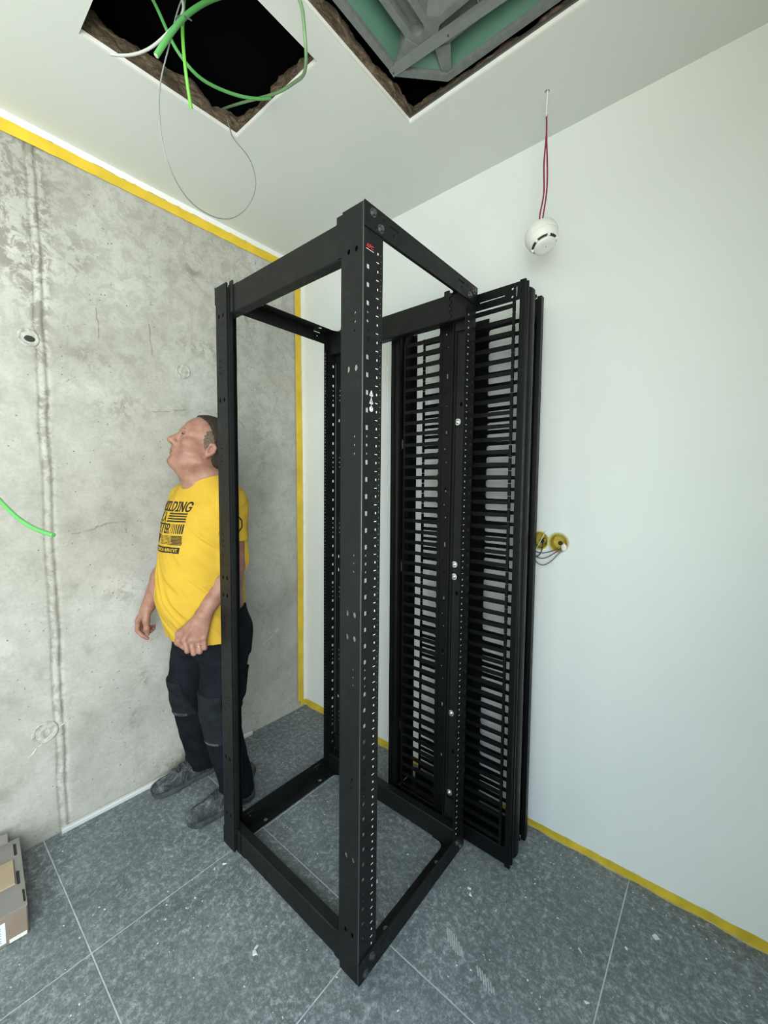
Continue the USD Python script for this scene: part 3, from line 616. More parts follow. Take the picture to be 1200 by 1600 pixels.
# ------------------------------------------------------------------ ceiling cassette unit above the large hole
M['foam'] = plain('grey_foam', (0.165, 0.182, 0.182), 0.75, var=0.13, scale=50, bump=0.12)
M['foam_dark'] = plain('grey_foam_inner', (0.15, 0.165, 0.165), 0.8, var=0.12, scale=30)
M['green'] = plain('green_plastic', (0.085, 0.205, 0.15), 0.45, var=0.12, scale=10)
M['case'] = plain('cassette_case', (0.10, 0.105, 0.105), 0.6)
M['rail'] = plain('grey_steel_rail', (0.27, 0.295, 0.29), 0.42, metal=0.5, var=0.06)
def cassette():
    t = thing('ceiling_cassette', 'grey ceiling air conditioner unit with green air slots seen up through the large hole', 'air conditioner')
    x0, x1, y0, y1, c = 1.099, 1.945, -1.236, -0.390, 0.125
    def octa(ins, cc=None):
        a, b, e, f = x0 + ins, x1 - ins, y0 + ins, y1 - ins; k = (c - 0.5858 * ins) if cc is None else cc
        return [(a + k, e), (b - k, e), (b, e + k), (b, f - k), (b - k, f), (a + k, f), (a, f - k), (a, e + k)]
    zb = 2.722
    ring = lambda i0, i1: Polygon(octa(i0)).difference(Polygon(octa(i1)))
    obj('rim', cat_(ext(ring(0.0, 0.022), 0.05, (0, 0, zb), (1, 0, 0), (0, 1, 0)), ext(ring(0.002, 0.012), 0.17, (0, 0, zb + 0.05), (1, 0, 0), (0, 1, 0))), M['foam'], t)
    def loft(i0, z0, i1, z1, sides, m_, nm):
        a, b = octa(i0), octa(i1)
        for k in sides:
            k2 = (k + 1) % 8
            lo0, lo1, hi0, hi1 = np.array((*a[k], z0)), np.array((*a[k2], z0)), np.array((*b[k], z1)), np.array((*b[k2], z1))
            n_ = 6; g0, g1 = [], []
            for q in range(n_ + 1):      # a curved slope, thick enough to be solid
                u_ = q / n_; w = u_ ** 1.4
                g0.append(np.r_[lo0[:2] + (hi0[:2] - lo0[:2]) * u_, z0 + (z1 - z0) * w]); g1.append(np.r_[lo1[:2] + (hi1[:2] - lo1[:2]) * u_, z0 + (z1 - z0) * w])
            V = g0 + g1 + [g + (0, 0, 0.004) for g in g0] + [g + (0, 0, 0.004) for g in g1]; N_ = n_ + 1; F = []
            for q in range(n_):
                F += [(q, q + 1, N_ + q + 1), (q, N_ + q + 1, N_ + q), (2 * N_ + q, 3 * N_ + q + 1, 2 * N_ + q + 1), (2 * N_ + q, 3 * N_ + q, 3 * N_ + q + 1)]
            obj(nm, trimesh.Trimesh(np.array(V), F, process=False), m_, t, smooth=True)
    loft(0.019, zb + 0.012, 0.098, zb + 0.125, range(8), M['green'], 'air_slot')
    inner = ring(0.092, 0.172)
    pocket = []
    mid = 0.132
    for (ax, ay, bx_, by) in ((x0 + mid, y0 + 0.20, x0 + mid, y1 - 0.185), (x0 + 0.195, y1 - mid, x1 - 0.20, y1 - mid), (x1 - mid, y0 + 0.2, x1 - mid, y1 - 0.2), (x0 + 0.22, y0 + mid, x1 - 0.22, y0 + mid)):
        pocket.append(LineString([(ax, ay), (bx_, by)]).buffer(0.020, quad_segs=6))
    pk = unary_union(pocket)
    obj('inner_frame', cat_(ext(inner.difference(pk), 0.03, (0, 0, zb + 0.010), (1, 0, 0), (0, 1, 0)), ext(inner, 0.12, (0, 0, zb + 0.04), (1, 0, 0), (0, 1, 0))), M['foam'], t)
    # webs that carry the inner frame at the cut corners
    a, b = octa(0.004), octa(0.10)
    for k in range(8):
        p, q = np.array(a[k]), np.array(b[k]); d = (q - p) / np.linalg.norm(q - p); nrm = np.array([-d[1], d[0]])
        pl = Polygon([p + nrm * 0.012, q + nrm * 0.024, q - nrm * 0.024, p - nrm * 0.012])
        obj('corner_web', ext(pl, 0.125, (0, 0, zb + 0.006), (1, 0, 0), (0, 1, 0)), M['foam'], t)
    # the hollow in the middle
    lo, hi = octa(0.172), octa(0.235); V, F = [], []
    for k in range(8): V += [(*lo[k], zb + 0.02), (*hi[k], zb + 0.20)]
    for k in range(8):
        q = (k + 1) % 8; F += [(2 * k, 2 * k + 1, 2 * q + 1), (2 * k, 2 * q + 1, 2 * q)]
    obj('intake_wall', trimesh.Trimesh(np.array(V), F, process=False), M['foam_dark'], t)
    obj('intake_plate', ext(Polygon(octa(0.20)), 0.01, (0, 0, zb + 0.19), (1, 0, 0), (0, 1, 0)), M['foam'], t)
    obj('intake_panel', cat_(rbx(x0 + 0.30, x1 - 0.30, y0 + 0.235, y1 - 0.235, zb + 0.165, zb + 0.192, 0.004), rbx(x0 + 0.235, x1 - 0.235, y0 + 0.30, y1 - 0.30, zb + 0.172, zb + 0.192, 0.004)), M['foam_dark'], t)
    obj('case', cat_(ext(Polygon(octa(0.004)), 0.01, (0, 0, zb + 0.215), (1, 0, 0), (0, 1, 0))), M['case'], t)
    # drain bracket on the far pocket, and the steel rail that crosses under it
    zc = zb + 0.03
    obj('bracket', tube([(1.395, -0.535, zc), (1.395, -0.500, zc - 0.012), (1.425, -0.500, zc - 0.012), (1.425, -0.535, zc)], 0.003, 6), M['foam'], t)
    r_ = ext(Polygon([(0, 0), (0.026, 0), (0.026, 0.003), (0.003, 0.003), (0.003, 0.014), (0, 0.014)]), 0.86, (1.100, -0.545, zb - 0.006), (0, 1, 0), (0, 0, 1))
    Rm = trimesh.transformations.rotation_matrix(math.radians(4.5), (0, 0, 1), (1.10, -0.53, 0)); r_.apply_transform(Rm)
    r = obj('steel_rail', r_, M['rail'], t)
    for xx in (1.108, 1.30, 1.5):
        e = lathe([(0, 0), (0.0028, 0), (0.0028, -0.0016), (0, -0.002)], 10); e.apply_translation((xx, -0.531 + (xx - 1.1) * 0.078, zb - 0.006)); obj('screw', e, M['bolt_black'], r)
    return t
cassette()

# ------------------------------------------------------------------ cables at the small hole
M['green_cable'] = plain('green_sheath', (0.10, 0.36, 0.10), 0.42, var=0.06)
M['lime_cable'] = plain('lime_sheath', (0.16, 0.50, 0.06), 0.42, var=0.06)
M['sage_cable'] = plain('sage_sheath', (0.17, 0.30, 0.15), 0.42, var=0.1)
M['grey_cable'] = plain('pale_grey_sheath', (0.45, 0.46, 0.45), 0.42, var=0.05)
M['wire_grey'] = plain('grey_wire', (0.27, 0.28, 0.28), 0.4)
M['core_white'] = plain('cable_core', (0.75, 0.75, 0.70), 0.5)
def cable(name, pts, r, m_, label, n=60, cut=None, cat='cable'):
    t = obj(name, tube(pts, r, 10, smooth_n=n), m_, label=label, cat=cat, smooth=50)
    return t
cable('cable', [(0.60, -1.10, 3.17), (0.63, -1.108, 2.95), (0.671, -1.108, 2.800), (0.707, -1.100, 2.740), (0.770, -1.086, 2.620), (0.798, -1.068, 2.560), (0.802, -1.037, 2.540), (0.795, -0.969, 2.550), (0.795, -0.887, 2.580), (0.803, -0.784, 2.640)], 0.0046, M['green_cable'], 'green cable sweeping across the small ceiling hole to its far edge')
t = thing('cable', 'thick green cable end hanging cut off below the knot in the ceiling hole', 'cable')
g2 = spline([(0.90, -0.85, 3.17), (0.89, -0.86, 2.95), (0.880, -0.903, 2.820), (0.864, -0.992, 2.720), (0.876, -1.052, 2.640), (0.895, -1.101, 2.560), (0.907, -1.142, 2.480), (0.896, -1.170, 2.420)], 50)
obj('sheath', tube(g2, 0.0062, 12), M['green_cable'], t, smooth=50)
e = trimesh.creation.cylinder(radius=0.0045, height=0.0012, sections=14); obj('cut_face', orient(e, g2[-1] - g2[-2], g2[-1] + 0.0004 * (g2[-1] - g2[-2]) / np.linalg.norm(g2[-1] - g2[-2])), M['core_white'], t)
e = trimesh.creation.cylinder(radius=0.0016, height=0.002, sections=8); obj('core', orient(e, g2[-1] - g2[-2], g2[-1]), M['dark_hole'], t)
cable('cable', [(0.69, -0.97, 3.17), (0.738, -1.014, 2.850), (0.796, -1.050, 2.720), (0.853, -1.083, 2.600), (0.875, -1.095, 2.530), (0.873, -1.089, 2.460), (0.845, -1.063, 2.400)], 0.0042, M['lime_cable'], 'bright lime green cable hanging straight down from the knot')
cable('cable', [(0.465, -0.764, 2.800), (0.620, -0.766, 2.740), (0.747, -0.774, 2.680), (0.870, -0.789, 2.620), (0.988, -0.820, 2.560), (1.094, -0.877, 2.520), (1.113, -0.899, 2.560), (1.112, -0.912, 2.610), (1.075, -0.975, 2.650), (0.985, -1.06, 2.665), (0.915, -1.12, 2.70), (0.90, -1.13, 2.85), (0.90, -1.12, 3.17)], 0.0044, M['sage_cable'], 'dull green cable looping past the right corner of the small hole', 90)
cable('cable', [(0.723, -1.210, 2.500), (0.762, -1.176, 2.500), (0.808, -1.147, 2.510), (0.858, -1.125, 2.530), (0.874, -1.102, 2.570), (0.828, -1.075, 2.680), (0.760, -1.045, 2.800), (0.72, -1.03, 3.17)], 0.0034, M['grey_cable'], 'pale grey cable end sticking out left from the knot')
cable('wire', [(0.74, -0.99, 3.17), (0.775, -1.017, 2.820), (0.838, -1.078, 2.660), (0.876, -1.113, 2.560), (0.897, -1.143, 2.450), (0.901, -1.164, 2.360), (0.907, -1.171, 2.280), (0.906, -1.160, 2.200), (0.865, -1.101, 2.160), (0.831, -1.025, 2.160), (0.816, -0.959, 2.180), (0.806, -0.889, 2.240), (0.803, -0.846, 2.320), (0.761, -0.821, 2.420), (0.665, -0.797, 2.540), (0.575, -0.788, 2.645), (0.548, -0.780, 2.692), (0.540, -0.782, 2.712)], 0.0017, M['wire_grey'], 'thin grey wire hanging in a big loop below the ceiling hole', 160, cat='wire')
ct = [(0.8835 + 0.0125 * math.cos(a), -1.104 + 0.0125 * math.sin(a) * 0.8, 2.562 + 0.006 * math.sin(a)) for a in np.linspace(0, 2 * math.pi, 20)] + [(0.905, -1.100, 2.556), (0.914, -1.09, 2.55)]
obj('cable_tie', tube(ct, 0.0017, 6), M['bolt_black'], label='black cable tie holding the green cables together', cat='cable tie')
cable('cable', [(0.06, -1.66, 2.684), (0.05, -1.65, 2.3), (0.060, -1.593, 1.778), (0.248, -1.521, 1.574), (0.410, -1.477, 1.435), (0.522, -1.443, 1.355), (0.616, -1.409, 1.298), (0.657, -1.389, 1.281), (0.698, -1.369, 1.271)], 0.0055, M['green_cable'], 'green cable end reaching in from the left in front of the concrete wall', 120)

# ------------------------------------------------------------------ smoke detector hanging on its wires
M['det'] = plain('detector_white', (0.80, 0.81, 0.78), 0.38)
M['red_wire'] = plain('red_wire', (0.26, 0.025, 0.055), 0.4)
def detector():
    C = np.array([1.474, -0.185, 2.232]); n = np.array([0.36, -0.12, -1.0]); n /= np.linalg.norm(n)
    t = thing('smoke_detector', 'round white smoke detector dangling from red wires by the white wall', 'smoke detector')
    put = lambda me: orient(me.copy().apply_transform(np.diag([1, 1, 1.22, 1])), n, C)
    base = [(0, -0.024), (0.046, -0.024), (0.050, -0.022), (0.0535, -0.012), (0.054, -0.004), (0.0525, 0.0), (0.051, 0.0005)]
    obj('base', put(lathe(base, 48)), M['det'], t, smooth=40)
    body = [(0.050, -0.001), (0.0515, 0.001), (0.0512, 0.006), (0.0485, 0.013), (0.0435, 0.0195), (0.0405, 0.0215), (0.036, 0.0215), (0.030, 0.0215)]
    obj('body', put(lathe(body, 48)), M['det'], t, smooth=40)
    nose = [(0.031, 0.0215), (0.0345, 0.026), (0.0355, 0.0285), (0.034, 0.0315), (0.029, 0.0335), (0.021, 0.0343), (0.019, 0.0336), (0.008, 0.0338), (0.0, 0.0338)]
    obj('sensor_cap', put(lathe(nose, 48)), M['det'], t, smooth=40)
    obj('slot_ring', put(lathe([(0.0305, 0.0212), (0.0402, 0.0212), (0.0402, 0.0218), (0.0305, 0.0222)], 40)), M['dark_hole'], t, label='dark air slots')
    for k in range(6):
        a = k * math.pi / 3 + 0.35
        e = rbx(0.030, 0.0425, -0.0038, 0.0038, 0.019, 0.0275, 0.001); e.apply_transform(trimesh.transformations.rotation_matrix(a, (0, 0, 1))); obj('bridge', put(e), M['det'], t)
    e = trimesh.creation.cylinder(radius=0.0013, height=0.001, sections=10); e.apply_translation((-0.002, 0.003, 0.0340)); obj('indicator', put(e), M['dark_hole'], t)
    top = C - n * 0.030
    w0 = top + np.array([0.004, 0.0, 0.010])
    w = [tube([top, top + (0.002, 0, 0.006), w0 + (-0.004, 0, 0.012), (1.474, -0.185, 2.36), (1.473, -0.185, 2.45), (1.477, -0.185, 2.54), (1.4755, -0.185, 2.618)], 0.0026, 8, 40),
         tube([top + (0.004, 0, 0), top + (0.006, 0, 0.006), w0 + (0.004, 0, 0.012), (1.483, -0.184, 2.36), (1.484, -0.184, 2.45), (1.479, -0.184, 2.54), (1.477, -0.184, 2.618)], 0.0026, 8, 40)]
    for e in w: obj('red_wire', e, M['red_wire'], t, smooth=50)
    obj('white_lead', tube([(1.4762, -0.185, 2.612), (1.4765, -0.185, 2.65), (1.478, -0.185, 2.70), (1.479, -0.185, 2.74)], 0.0028, 8), M['core_white'], t, smooth=50)
    obj('connector', put(lathe([(0, -0.034), (0.005, -0.033), (0.0055, -0.026), (0.0, -0.0238)], 10)), M['grey_cable'], t)
detector()

# ------------------------------------------------------------------ two round cavity boxes in the white wall, with loose wires
M['box_yellow'] = plain('box_yellow', (0.50, 0.40, 0.05), 0.5, var=0.2, scale=60)
for k, (cx, cz) in enumerate(SOCKETS):
    t = thing('socket_box', ['yellow round socket box half hidden by the cable manager', 'yellow round socket box with a white rag of wires at its right rim'][k], 'socket box')
    cup = lathe([(0.0338, 0.0), (0.036, -0.001), (0.036, 0.001), (0.0315, 0.001), (0.0305, 0.0), (0.0295, -0.040), (0, -0.040), (0, -0.043), (0.0335, -0.043), (0.0338, 0.0)], 32)
    obj('cup', orient(cup, (0, -1, 0), (cx, -0.0005, cz)), M['box_yellow'], t, smooth=40)
    obj('screw_dome', orient(lathe([(0.006, 0), (0.006, -0.03), (0.0, -0.03)], 10), (0, -1, 0), (cx + 0.022, -0.001, cz - 0.012)), M['box_yellow'], t)
    obj('entry_hole', orient(lathe([(0, 0.0), (0.0085, 0.0), (0.0085, 0.0015), (0, 0.0016)], 14), (0, -1, 0), (cx - 0.004, 0.0392, cz - 0.006)), M['dark_hole'], t)
obj('plaster_rim', orient(trimesh.creation.torus(0.0385, 0.0026, 30, 8), (0, 1, 0), (SOCKETS[1][0], -0.0005, SOCKETS[1][1])), M['plaster'], t, label='crumbled white plaster rim')
e = trimesh.creation.icosphere(4, 1.0); e.apply_scale((0.010, 0.004, 0.014)); e.vertices *= 0.75 + 0.5 * meshkit.fbm(e.vertices * 160, 3, 4)[:, None]; e.apply_translation((1.529, -0.006, 1.168))
obj('tape_scrap', e, M['core_white'], smooth=True, label='white scrap of tape stuck at the right socket box', cat='tape')
M['wire_slate'] = plain('wire_slate', (0.055, 0.075, 0.08), 0.4); M['wire_brown'] = plain('wire_brown', (0.12, 0.06, 0.045), 0.4); M['wire_green'] = plain('wire_greengrey', (0.14, 0.18, 0.16), 0.4); M['wire_black'] = plain('wire_black', (0.02, 0.022, 0.025), 0.4)
cable('wire', [(1.522, 0.03, 1.170), (1.518, -0.004, 1.164), (1.500, -0.012, 1.157), (1.458, -0.016, 1.141), (1.428, -0.012, 1.142), (1.42, 0.02, 1.165)], 0.0017, M['wire_slate'], 'uppermost grey wire arching between the two socket boxes', cat='wire')
cable('wire', [(1.524, 0.03, 1.166), (1.520, -0.006, 1.160), (1.505, -0.014, 1.150), (1.455, -0.020, 1.120), (1.423, -0.014, 1.126), (1.415, 0.02, 1.165)], 0.0018, M['wire_brown'], 'brown wire arching between the two socket boxes', cat='wire')
cable('wire', [(1.528, 0.03, 1.164), (1.523, -0.006, 1.156), (1.512, -0.014, 1.143), (1.483, -0.022, 1.108), (1.454, -0.022, 1.094), (1.424, -0.016, 1.112), (1.415, 0.02, 1.16)], 0.0020, M['wire_green'], 'lowest grey green wire sagging below the two socket boxes', cat='wire')
cable('wire', [(1.462, -0.02, 1.226), (1.446, -0.016, 1.190), (1.428, -0.004, 1.158), (1.422, 0.02, 1.15)], 0.0015, M['core_white'], 'white wire end standing up out of the left socket box', cat='wire')
cable('wire', [(1.444, 0.03, 1.192), (1.448, -0.004, 1.182), (1.450, -0.018, 1.150), (1.436, -0.02, 1.127), (1.413, -0.014, 1.13), (1.405, 0.02, 1.155)], 0.0018, M['wire_black'], 'black wire looping out of the left socket box', cat='wire')

# ------------------------------------------------------------------ cardboard on the floor at the left
M['card'] = plain('brown_cardboard', (0.235, 0.18, 0.14), 0.85, var=0.1, scale=14)
M['card_grey'] = plain('grey_cardboard', (0.225, 0.215, 0.20), 0.85, var=0.1, scale=10)
M['card_tan'] = plain('tan_cardboard', (0.38, 0.295, 0.20), 0.85, var=0.06, scale=20)
M['label'] = plain('paper_label', (0.72, 0.76, 0.80), 0.6)
M['ink'] = plain('label_ink', (0.22, 0.27, 0.36), 0.7)
def carton():
    t = thing('cardboard_carton', 'flat cardboard carton with hand slots lying on the tiles by the concrete wall', 'cardboard box', loc=(0.388, -1.4175, 0.0), rotz=-5.3)
    # local axes: -x runs to the wall, -y away from the rack; the front face looks along +x
    w, d, h = 0.335, 0.42, 0.100
    top = sbox(-w, -d, 0, 0)
    slots = [LineString([(-0.105 - k * 0.145, -0.014), (-0.165 - k * 0.145, -0.014)]).buffer(0.0042, quad_segs=4) for k in range(2)] + [LineString([(-0.018, -0.005), (-0.070, -0.005)]).buffer(0.003, quad_segs=4)]
    lid = top.difference(unary_union(slots))
    obj('body', cat_(rbx(-w, 0, -d, 0.0, 0.001, h - 0.006, 0.003)), M['card'], t)
    obj('lid', cat_(ext(lid, 0.005, (0, 0, h - 0.005), (1, 0, 0), (0, 1, 0))), M['card_grey'], t)
    for s in slots:
        obj('hand_slot', ext(s, 0.002, (0, 0, h - 0.0055), (1, 0, 0), (0, 1, 0)), M['dark_hole'], t)
    obj('flap', rbx(-0.225, -0.105, -0.32, -0.022, h, h + 0.005, 0.001), M['card_tan'], t, label='tan cardboard flap')
    obj('rim_flap', rbx(-w - 0.004, -w + 0.004, -0.20, -0.03, h - 0.005, h + 0.035, 0.001), M['card_grey'], t)
    lb = obj('shipping_label', bx(0, 0.0006, -0.30, -0.052, 0.012, 0.078), M['label'], t, label='white paper label')
    rr = random.Random(3); r_ = []
    for z in (0.066, 0.060, 0.050, 0.044, 0.034, 0.026, 0.020):
        y = -0.062
        while y > -0.26:
            l_ = rr.uniform(0.012, 0.05); r_.append(bx(0.0006, 0.0009, y - l_, y, z - 0.0012, z + 0.0012)); y -= l_ + rr.uniform(0.004, 0.02)
    obj('print_lines', cat_(r_), M['ink'], lb)
    obj('edge_tape', rbx(0.0, 0.0012, -0.045, -0.004, 0.004, 0.016, 0.0004), M['core_white'], t)
carton()

# ------------------------------------------------------------------ plaster chips and dust on the tiles
def chip(r, size, seed):
    k = 7; a = np.sort(r.uniform(0, 2 * math.pi, k)); rad = size * r.uniform(0.5, 1.2, k)
    el = r.uniform(0.45, 1.0); th = r.uniform(0, 6.28)
    p = np.stack([rad * np.cos(a), rad * np.sin(a) * el], -1); p = p @ np.array([[math.cos(th), -math.sin(th)], [math.sin(th), math.cos(th)]])
    z = size * 0.35; top = np.c_[p * 0.75, np.full(k, z)]; bot = np.c_[p, np.full(k, 0.0)]
    V = np.vstack([bot, top, [[0, 0, z * 1.1]]]); F = []
    for i in range(k):
        j = (i + 1) % k; F += [(i, j, k + j), (i, k + j, k + i), (k + i, k + j, 2 * k)]
    return V, F
CH = [((0.974, -0.996), 0.011, 'largest white plaster chip on the tiles before the left side beam'), ((0.962, -0.985), 0.008, 'small plaster chip beside the largest one before the left side beam'), ((0.982, -0.812), 0.006, 'white plaster chip against the rack beam at the left'),
      ((1.104, -0.591), 0.012, 'white plaster chip inside the rack frame behind the near post'), ((1.383, -0.420), 0.010, 'white plaster chip right of the rack near the cable manager'), ((1.369, -0.403), 0.009, 'pale grey plaster chip just behind the chip right of the rack'),
      ((1.716, -0.360), 0.010, 'ragged white plaster chip on the right of the floor by the grout line'), ((1.766, -0.482), 0.008, 'round white plaster chip near the lower right grout line'), ((1.823, -0.262), 0.006, 'small white plaster chip right of the grout line'),
      ((1.890, -0.165), 0.011, 'dull plaster chip closest to the taped white wall'), ((0.624, -0.938), 0.007, 'white plaster chip on the grout line left of the rack'), ((0.632, -0.905), 0.009, 'long white plaster chip under the left rack post')]
for k, ((x, y), s, lab) in enumerate(CH):
    V, F = chip(np.random.default_rng(100 + k), s, k); obj('plaster_chip', trimesh.Trimesh(np.array(V) + (x, y, 0.0), F, process=False), M['plaster'], label=lab, cat='plaster chip', group='plaster chips on the tiles')
rg = np.random.default_rng(7); vs, fs, o = [], [], 0
for k in range(3400):
    x, y = rg.uniform(0.05, 2.25), rg.uniform(-1.75, -0.03)
    dens = meshkit.fbm(np.array([[x * 2.5, y * 2.5, 0.0]]), 3, 12)[0]
    if rg.uniform() > (dens - 0.25) * 2.2 or (x < 0.46 and y < -1.36) or (0.53 < x < 0.63 and -0.87 < y < -0.25) or (1.19 < x < 1.29 and -0.87 < y < -0.25) or (0.5 < x < 1.3 and (-0.87 < y < -0.79 or -0.32 < y < -0.25)) or (0.87 < x < 1.46 and y > -0.28 and y < -0.08) or x > 2.35: continue
    s = 0.0009 + 0.0034 * rg.uniform() ** 4
    V, F = chip(rg, s, k); vs.append(np.array(V) + (x, y, 0.0)); fs.append(np.array(F) + o); o += len(V)
obj('plaster_crumbs', trimesh.Trimesh(np.vstack(vs), np.vstack(fs), process=False), M['plaster'], label='fine white plaster crumbs scattered over the grey floor tiles', cat='debris', kind='stuff')
M['dust_print'] = plain('dust_print', (0.36, 0.395, 0.40), 0.95, var=0.2, scale=80)
for (x, y, l_, a0, lab) in ((1.389, -0.578, 0.085, 0.6, 'dusty ribbed boot print on the tiles right of the rack'), (1.505, -0.606, 0.05, 0.6, 'smaller dusty boot print nearer the lower right grout line')):
    fp = []
    for k in range(7):
        c = np.array([x + k * 0.0135 * math.cos(a0 + 0.2), y - k * 0.0135 * math.sin(a0 + 0.2) * 0.25])
        d = np.array([math.cos(2.2), math.sin(2.2)]) * l_ * 0.3 * (0.6 + 0.4 * math.sin(k * 0.5 + 0.4))
        fp.append(LineString([c - d, c + d]).buffer(0.0022, quad_segs=2))
    obj('boot_print', ext(unary_union(fp), 0.0003, (0, 0, 0.0001), (1, 0, 0), (0, 1, 0)), M['dust_print'], label=lab, cat='footprint', kind='stuff')

# ------------------------------------------------------------------ the man by the concrete wall: smooth solids on a grid, meshed by surface nets
class Field:
    def __init__(s, lo, hi, h):
        s.lo, s.h = np.array(lo, float), h; s.n = np.ceil((np.array(hi) - s.lo) / h).astype(int) + 1
        s.S = np.full(s.n, 0.5, np.float32)
    def box(s, lo, hi):
        a = np.clip(np.floor((np.array(lo) - s.lo) / s.h).astype(int), 0, s.n); b = np.clip(np.ceil((np.array(hi) - s.lo) / s.h).astype(int) + 1, 0, s.n)
        sl = tuple(slice(i, j) for i, j in zip(a, b)); ax = [s.lo[k] + s.h * np.arange(a[k], b[k], dtype=np.float32) for k in range(3)]
        return sl, np.stack(np.meshgrid(*ax, indexing='ij'), -1).astype(np.float32)
    def add(s, f, lo, hi, k=0.0, sub=False, cut=False):
        m_ = 0.03 + k; sl, P = s.box(np.array(lo) - m_, np.array(hi) + m_)
        if 0 in P.shape: return s
        d = f(P); A = s.S[sl]
        if sub or cut:
            d = -d if sub else d; h_ = np.maximum(k - np.abs(A - d), 0) / k if k else 0; s.S[sl] = np.maximum(A, d) + (h_ * h_ * k / 4 if k else 0)
        else:
            h_ = np.maximum(k - np.abs(A - d), 0) / k if k else 0; s.S[sl] = np.minimum(A, d) - (h_ * h_ * k / 4 if k else 0)
        return s
    def cap(s, a, b, ra, rb=None, k=0.0, sub=False):
        a, b = np.array(a, np.float32), np.array(b, np.float32); rb = ra if rb is None else rb; ab = b - a; L2 = max(float(ab @ ab), 1e-12); r = max(ra, rb)
        def f(P):
            t = np.clip((P - a) @ ab / L2, 0, 1); return np.linalg.norm(P - a - t[..., None] * ab, axis=-1) - (ra + (rb - ra) * t)
        return s.add(f, np.minimum(a, b) - r, np.maximum(a, b) + r, k, sub)
    def chain(s, pts, radii, k=0.0):
        for i in range(len(pts) - 1): s.cap(pts[i], pts[i + 1], radii[i], radii[i + 1], k if i == 0 else 0.012)
        return s
    def ell(s, c, R, rad, k=0.0, sub=False):
        c, R, rad = np.array(c, np.float32), np.array(R, np.float32), np.array(rad, np.float32); r = float(rad.max())
        def f(P):
            q = (P - c) @ R.T; k0 = np.linalg.norm(q / rad, axis=-1); k1 = np.linalg.norm(q / rad ** 2, axis=-1) + 1e-9; return k0 * (k0 - 1) / k1
        return s.add(f, c - r, c + r, k, sub)
    def sample(s, p):
        return ndimage.map_coordinates(s.S, ((np.asarray(p) - s.lo) / s.h).T, order=1, mode='nearest')
    def mesh(s, smooth=1):
        S = s.S; nx, ny, nz = S.shape; ins = S < 0
        c = np.zeros((nx - 1, ny - 1, nz - 1), np.uint8)
        for a in (0, 1):
            for b in (0, 1):
                for d in (0, 1): c += ins[a:nx - 1 + a, b:ny - 1 + b, d:nz - 1 + d]
        act = np.argwhere((c > 0) & (c < 8)); idx = np.full(c.shape, -1, np.int32); idx[tuple(act.T)] = np.arange(len(act))
        cor = [(a, b, d) for a in (0, 1) for b in (0, 1) for d in (0, 1)]
        val = np.stack([S[tuple((act + np.array(o)).T)] for o in cor], 1); acc = np.zeros((len(act), 3)); cnt = np.zeros(len(act))
        for i in range(8):
            for j in range(i + 1, 8):
                o, q = np.array(cor[i]), np.array(cor[j])
                if np.abs(o - q).sum() != 1: continue
                x = (val[:, i] < 0) != (val[:, j] < 0); t = np.where(x, val[:, i] / (val[:, i] - val[:, j] + 1e-12), 0)
                acc += np.where(x[:, None], o + t[:, None] * (q - o), 0); cnt += x
        V = s.lo + s.h * (act + acc / cnt[:, None]); F = []
        for ax in range(3):
            o1, o2 = [k for k in range(3) if k != ax]
            lo = [slice(None)] * 3; hi = [slice(None)] * 3; lo[ax] = slice(0, -1); hi[ax] = slice(1, None)
            a_, b_ = ins[tuple(lo)], ins[tuple(hi)]
            e = np.argwhere(a_ != b_); e = e[(e[:, o1] > 0) & (e[:, o2] > 0) & (e[:, o1] < S.shape[o1] - 1) & (e[:, o2] < S.shape[o2] - 1)]
            u, v = np.zeros(3, int), np.zeros(3, int); u[o1] = 1; v[o2] = 1
            q = [idx[tuple(x.T)] for x in (e - u - v, e - v, e, e - u)]
            fl = a_[tuple(e.T)] ^ (ax == 1)
            Q = np.stack(q, 1); Q = np.where(fl[:, None], Q, Q[:, ::-1]); F.append(Q)
        F = np.vstack(F); me = trimesh.Trimesh(V, np.vstack([F[:, [0, 1, 2]], F[:, [0, 2, 3]]]), process=False)
        if smooth:
            from scipy.sparse import coo_matrix, diags
            E = np.vstack([F[:, [0, 1]], F[:, [1, 2]], F[:, [2, 3]], F[:, [3, 0]]]); E = np.vstack([E, E[:, ::-1]]); n = len(V)
            A = coo_matrix((np.ones(len(E)), (E[:, 0], E[:, 1])), shape=(n, n)).tocsr(); A.data[:] = 1; A = diags(1 / np.maximum(np.asarray(A.sum(1)).ravel(), 1)) @ A
            for w in (0.5, -0.3, 0.5, -0.3)[:4 * smooth]: V = V + w * (A @ V - V)
            me.vertices = V
        return me

def skin_mat():
    n = {'g': ('geometry', {}), 'p': ('principled_bsdf', {'roughness': 0.5, 'specular_ior_level': 0.4, 'subsurface_weight': 0.12, 'subsurface_radius': (0.01, 0.004, 0.002), 'subsurface_scale': 0.6}),
         'n': ('noise_texture', {'scale': 22.0, 'detail': 5.0, 'roughness': 0.6}), 'r': ('rgb_ramp', {'ramp': [(0.3, (0.225, 0.105, 0.075)), (0.5, (0.30, 0.152, 0.110)), (0.7, (0.36, 0.198, 0.148))]}),
         'n2': ('noise_texture', {'scale': 420.0, 'detail': 2.0}), 'b': ('bump', {'strength': 0.15, 'distance': 0.001})}
    return mat('skin', n, [('g.position', 'n.vector'), ('g.position', 'n2.vector'), ('n.fac', 'r.fac'), ('r.color', 'p.base_color'), ('n2.fac', 'b.height'), ('b.normal', 'p.normal')])
M['skin'] = skin_mat()
M['shirt'] = plain('yellow_cotton', (0.53, 0.335, 0.036), 0.85, spec=0.2, var=0.05, scale=12, bump=0.03)
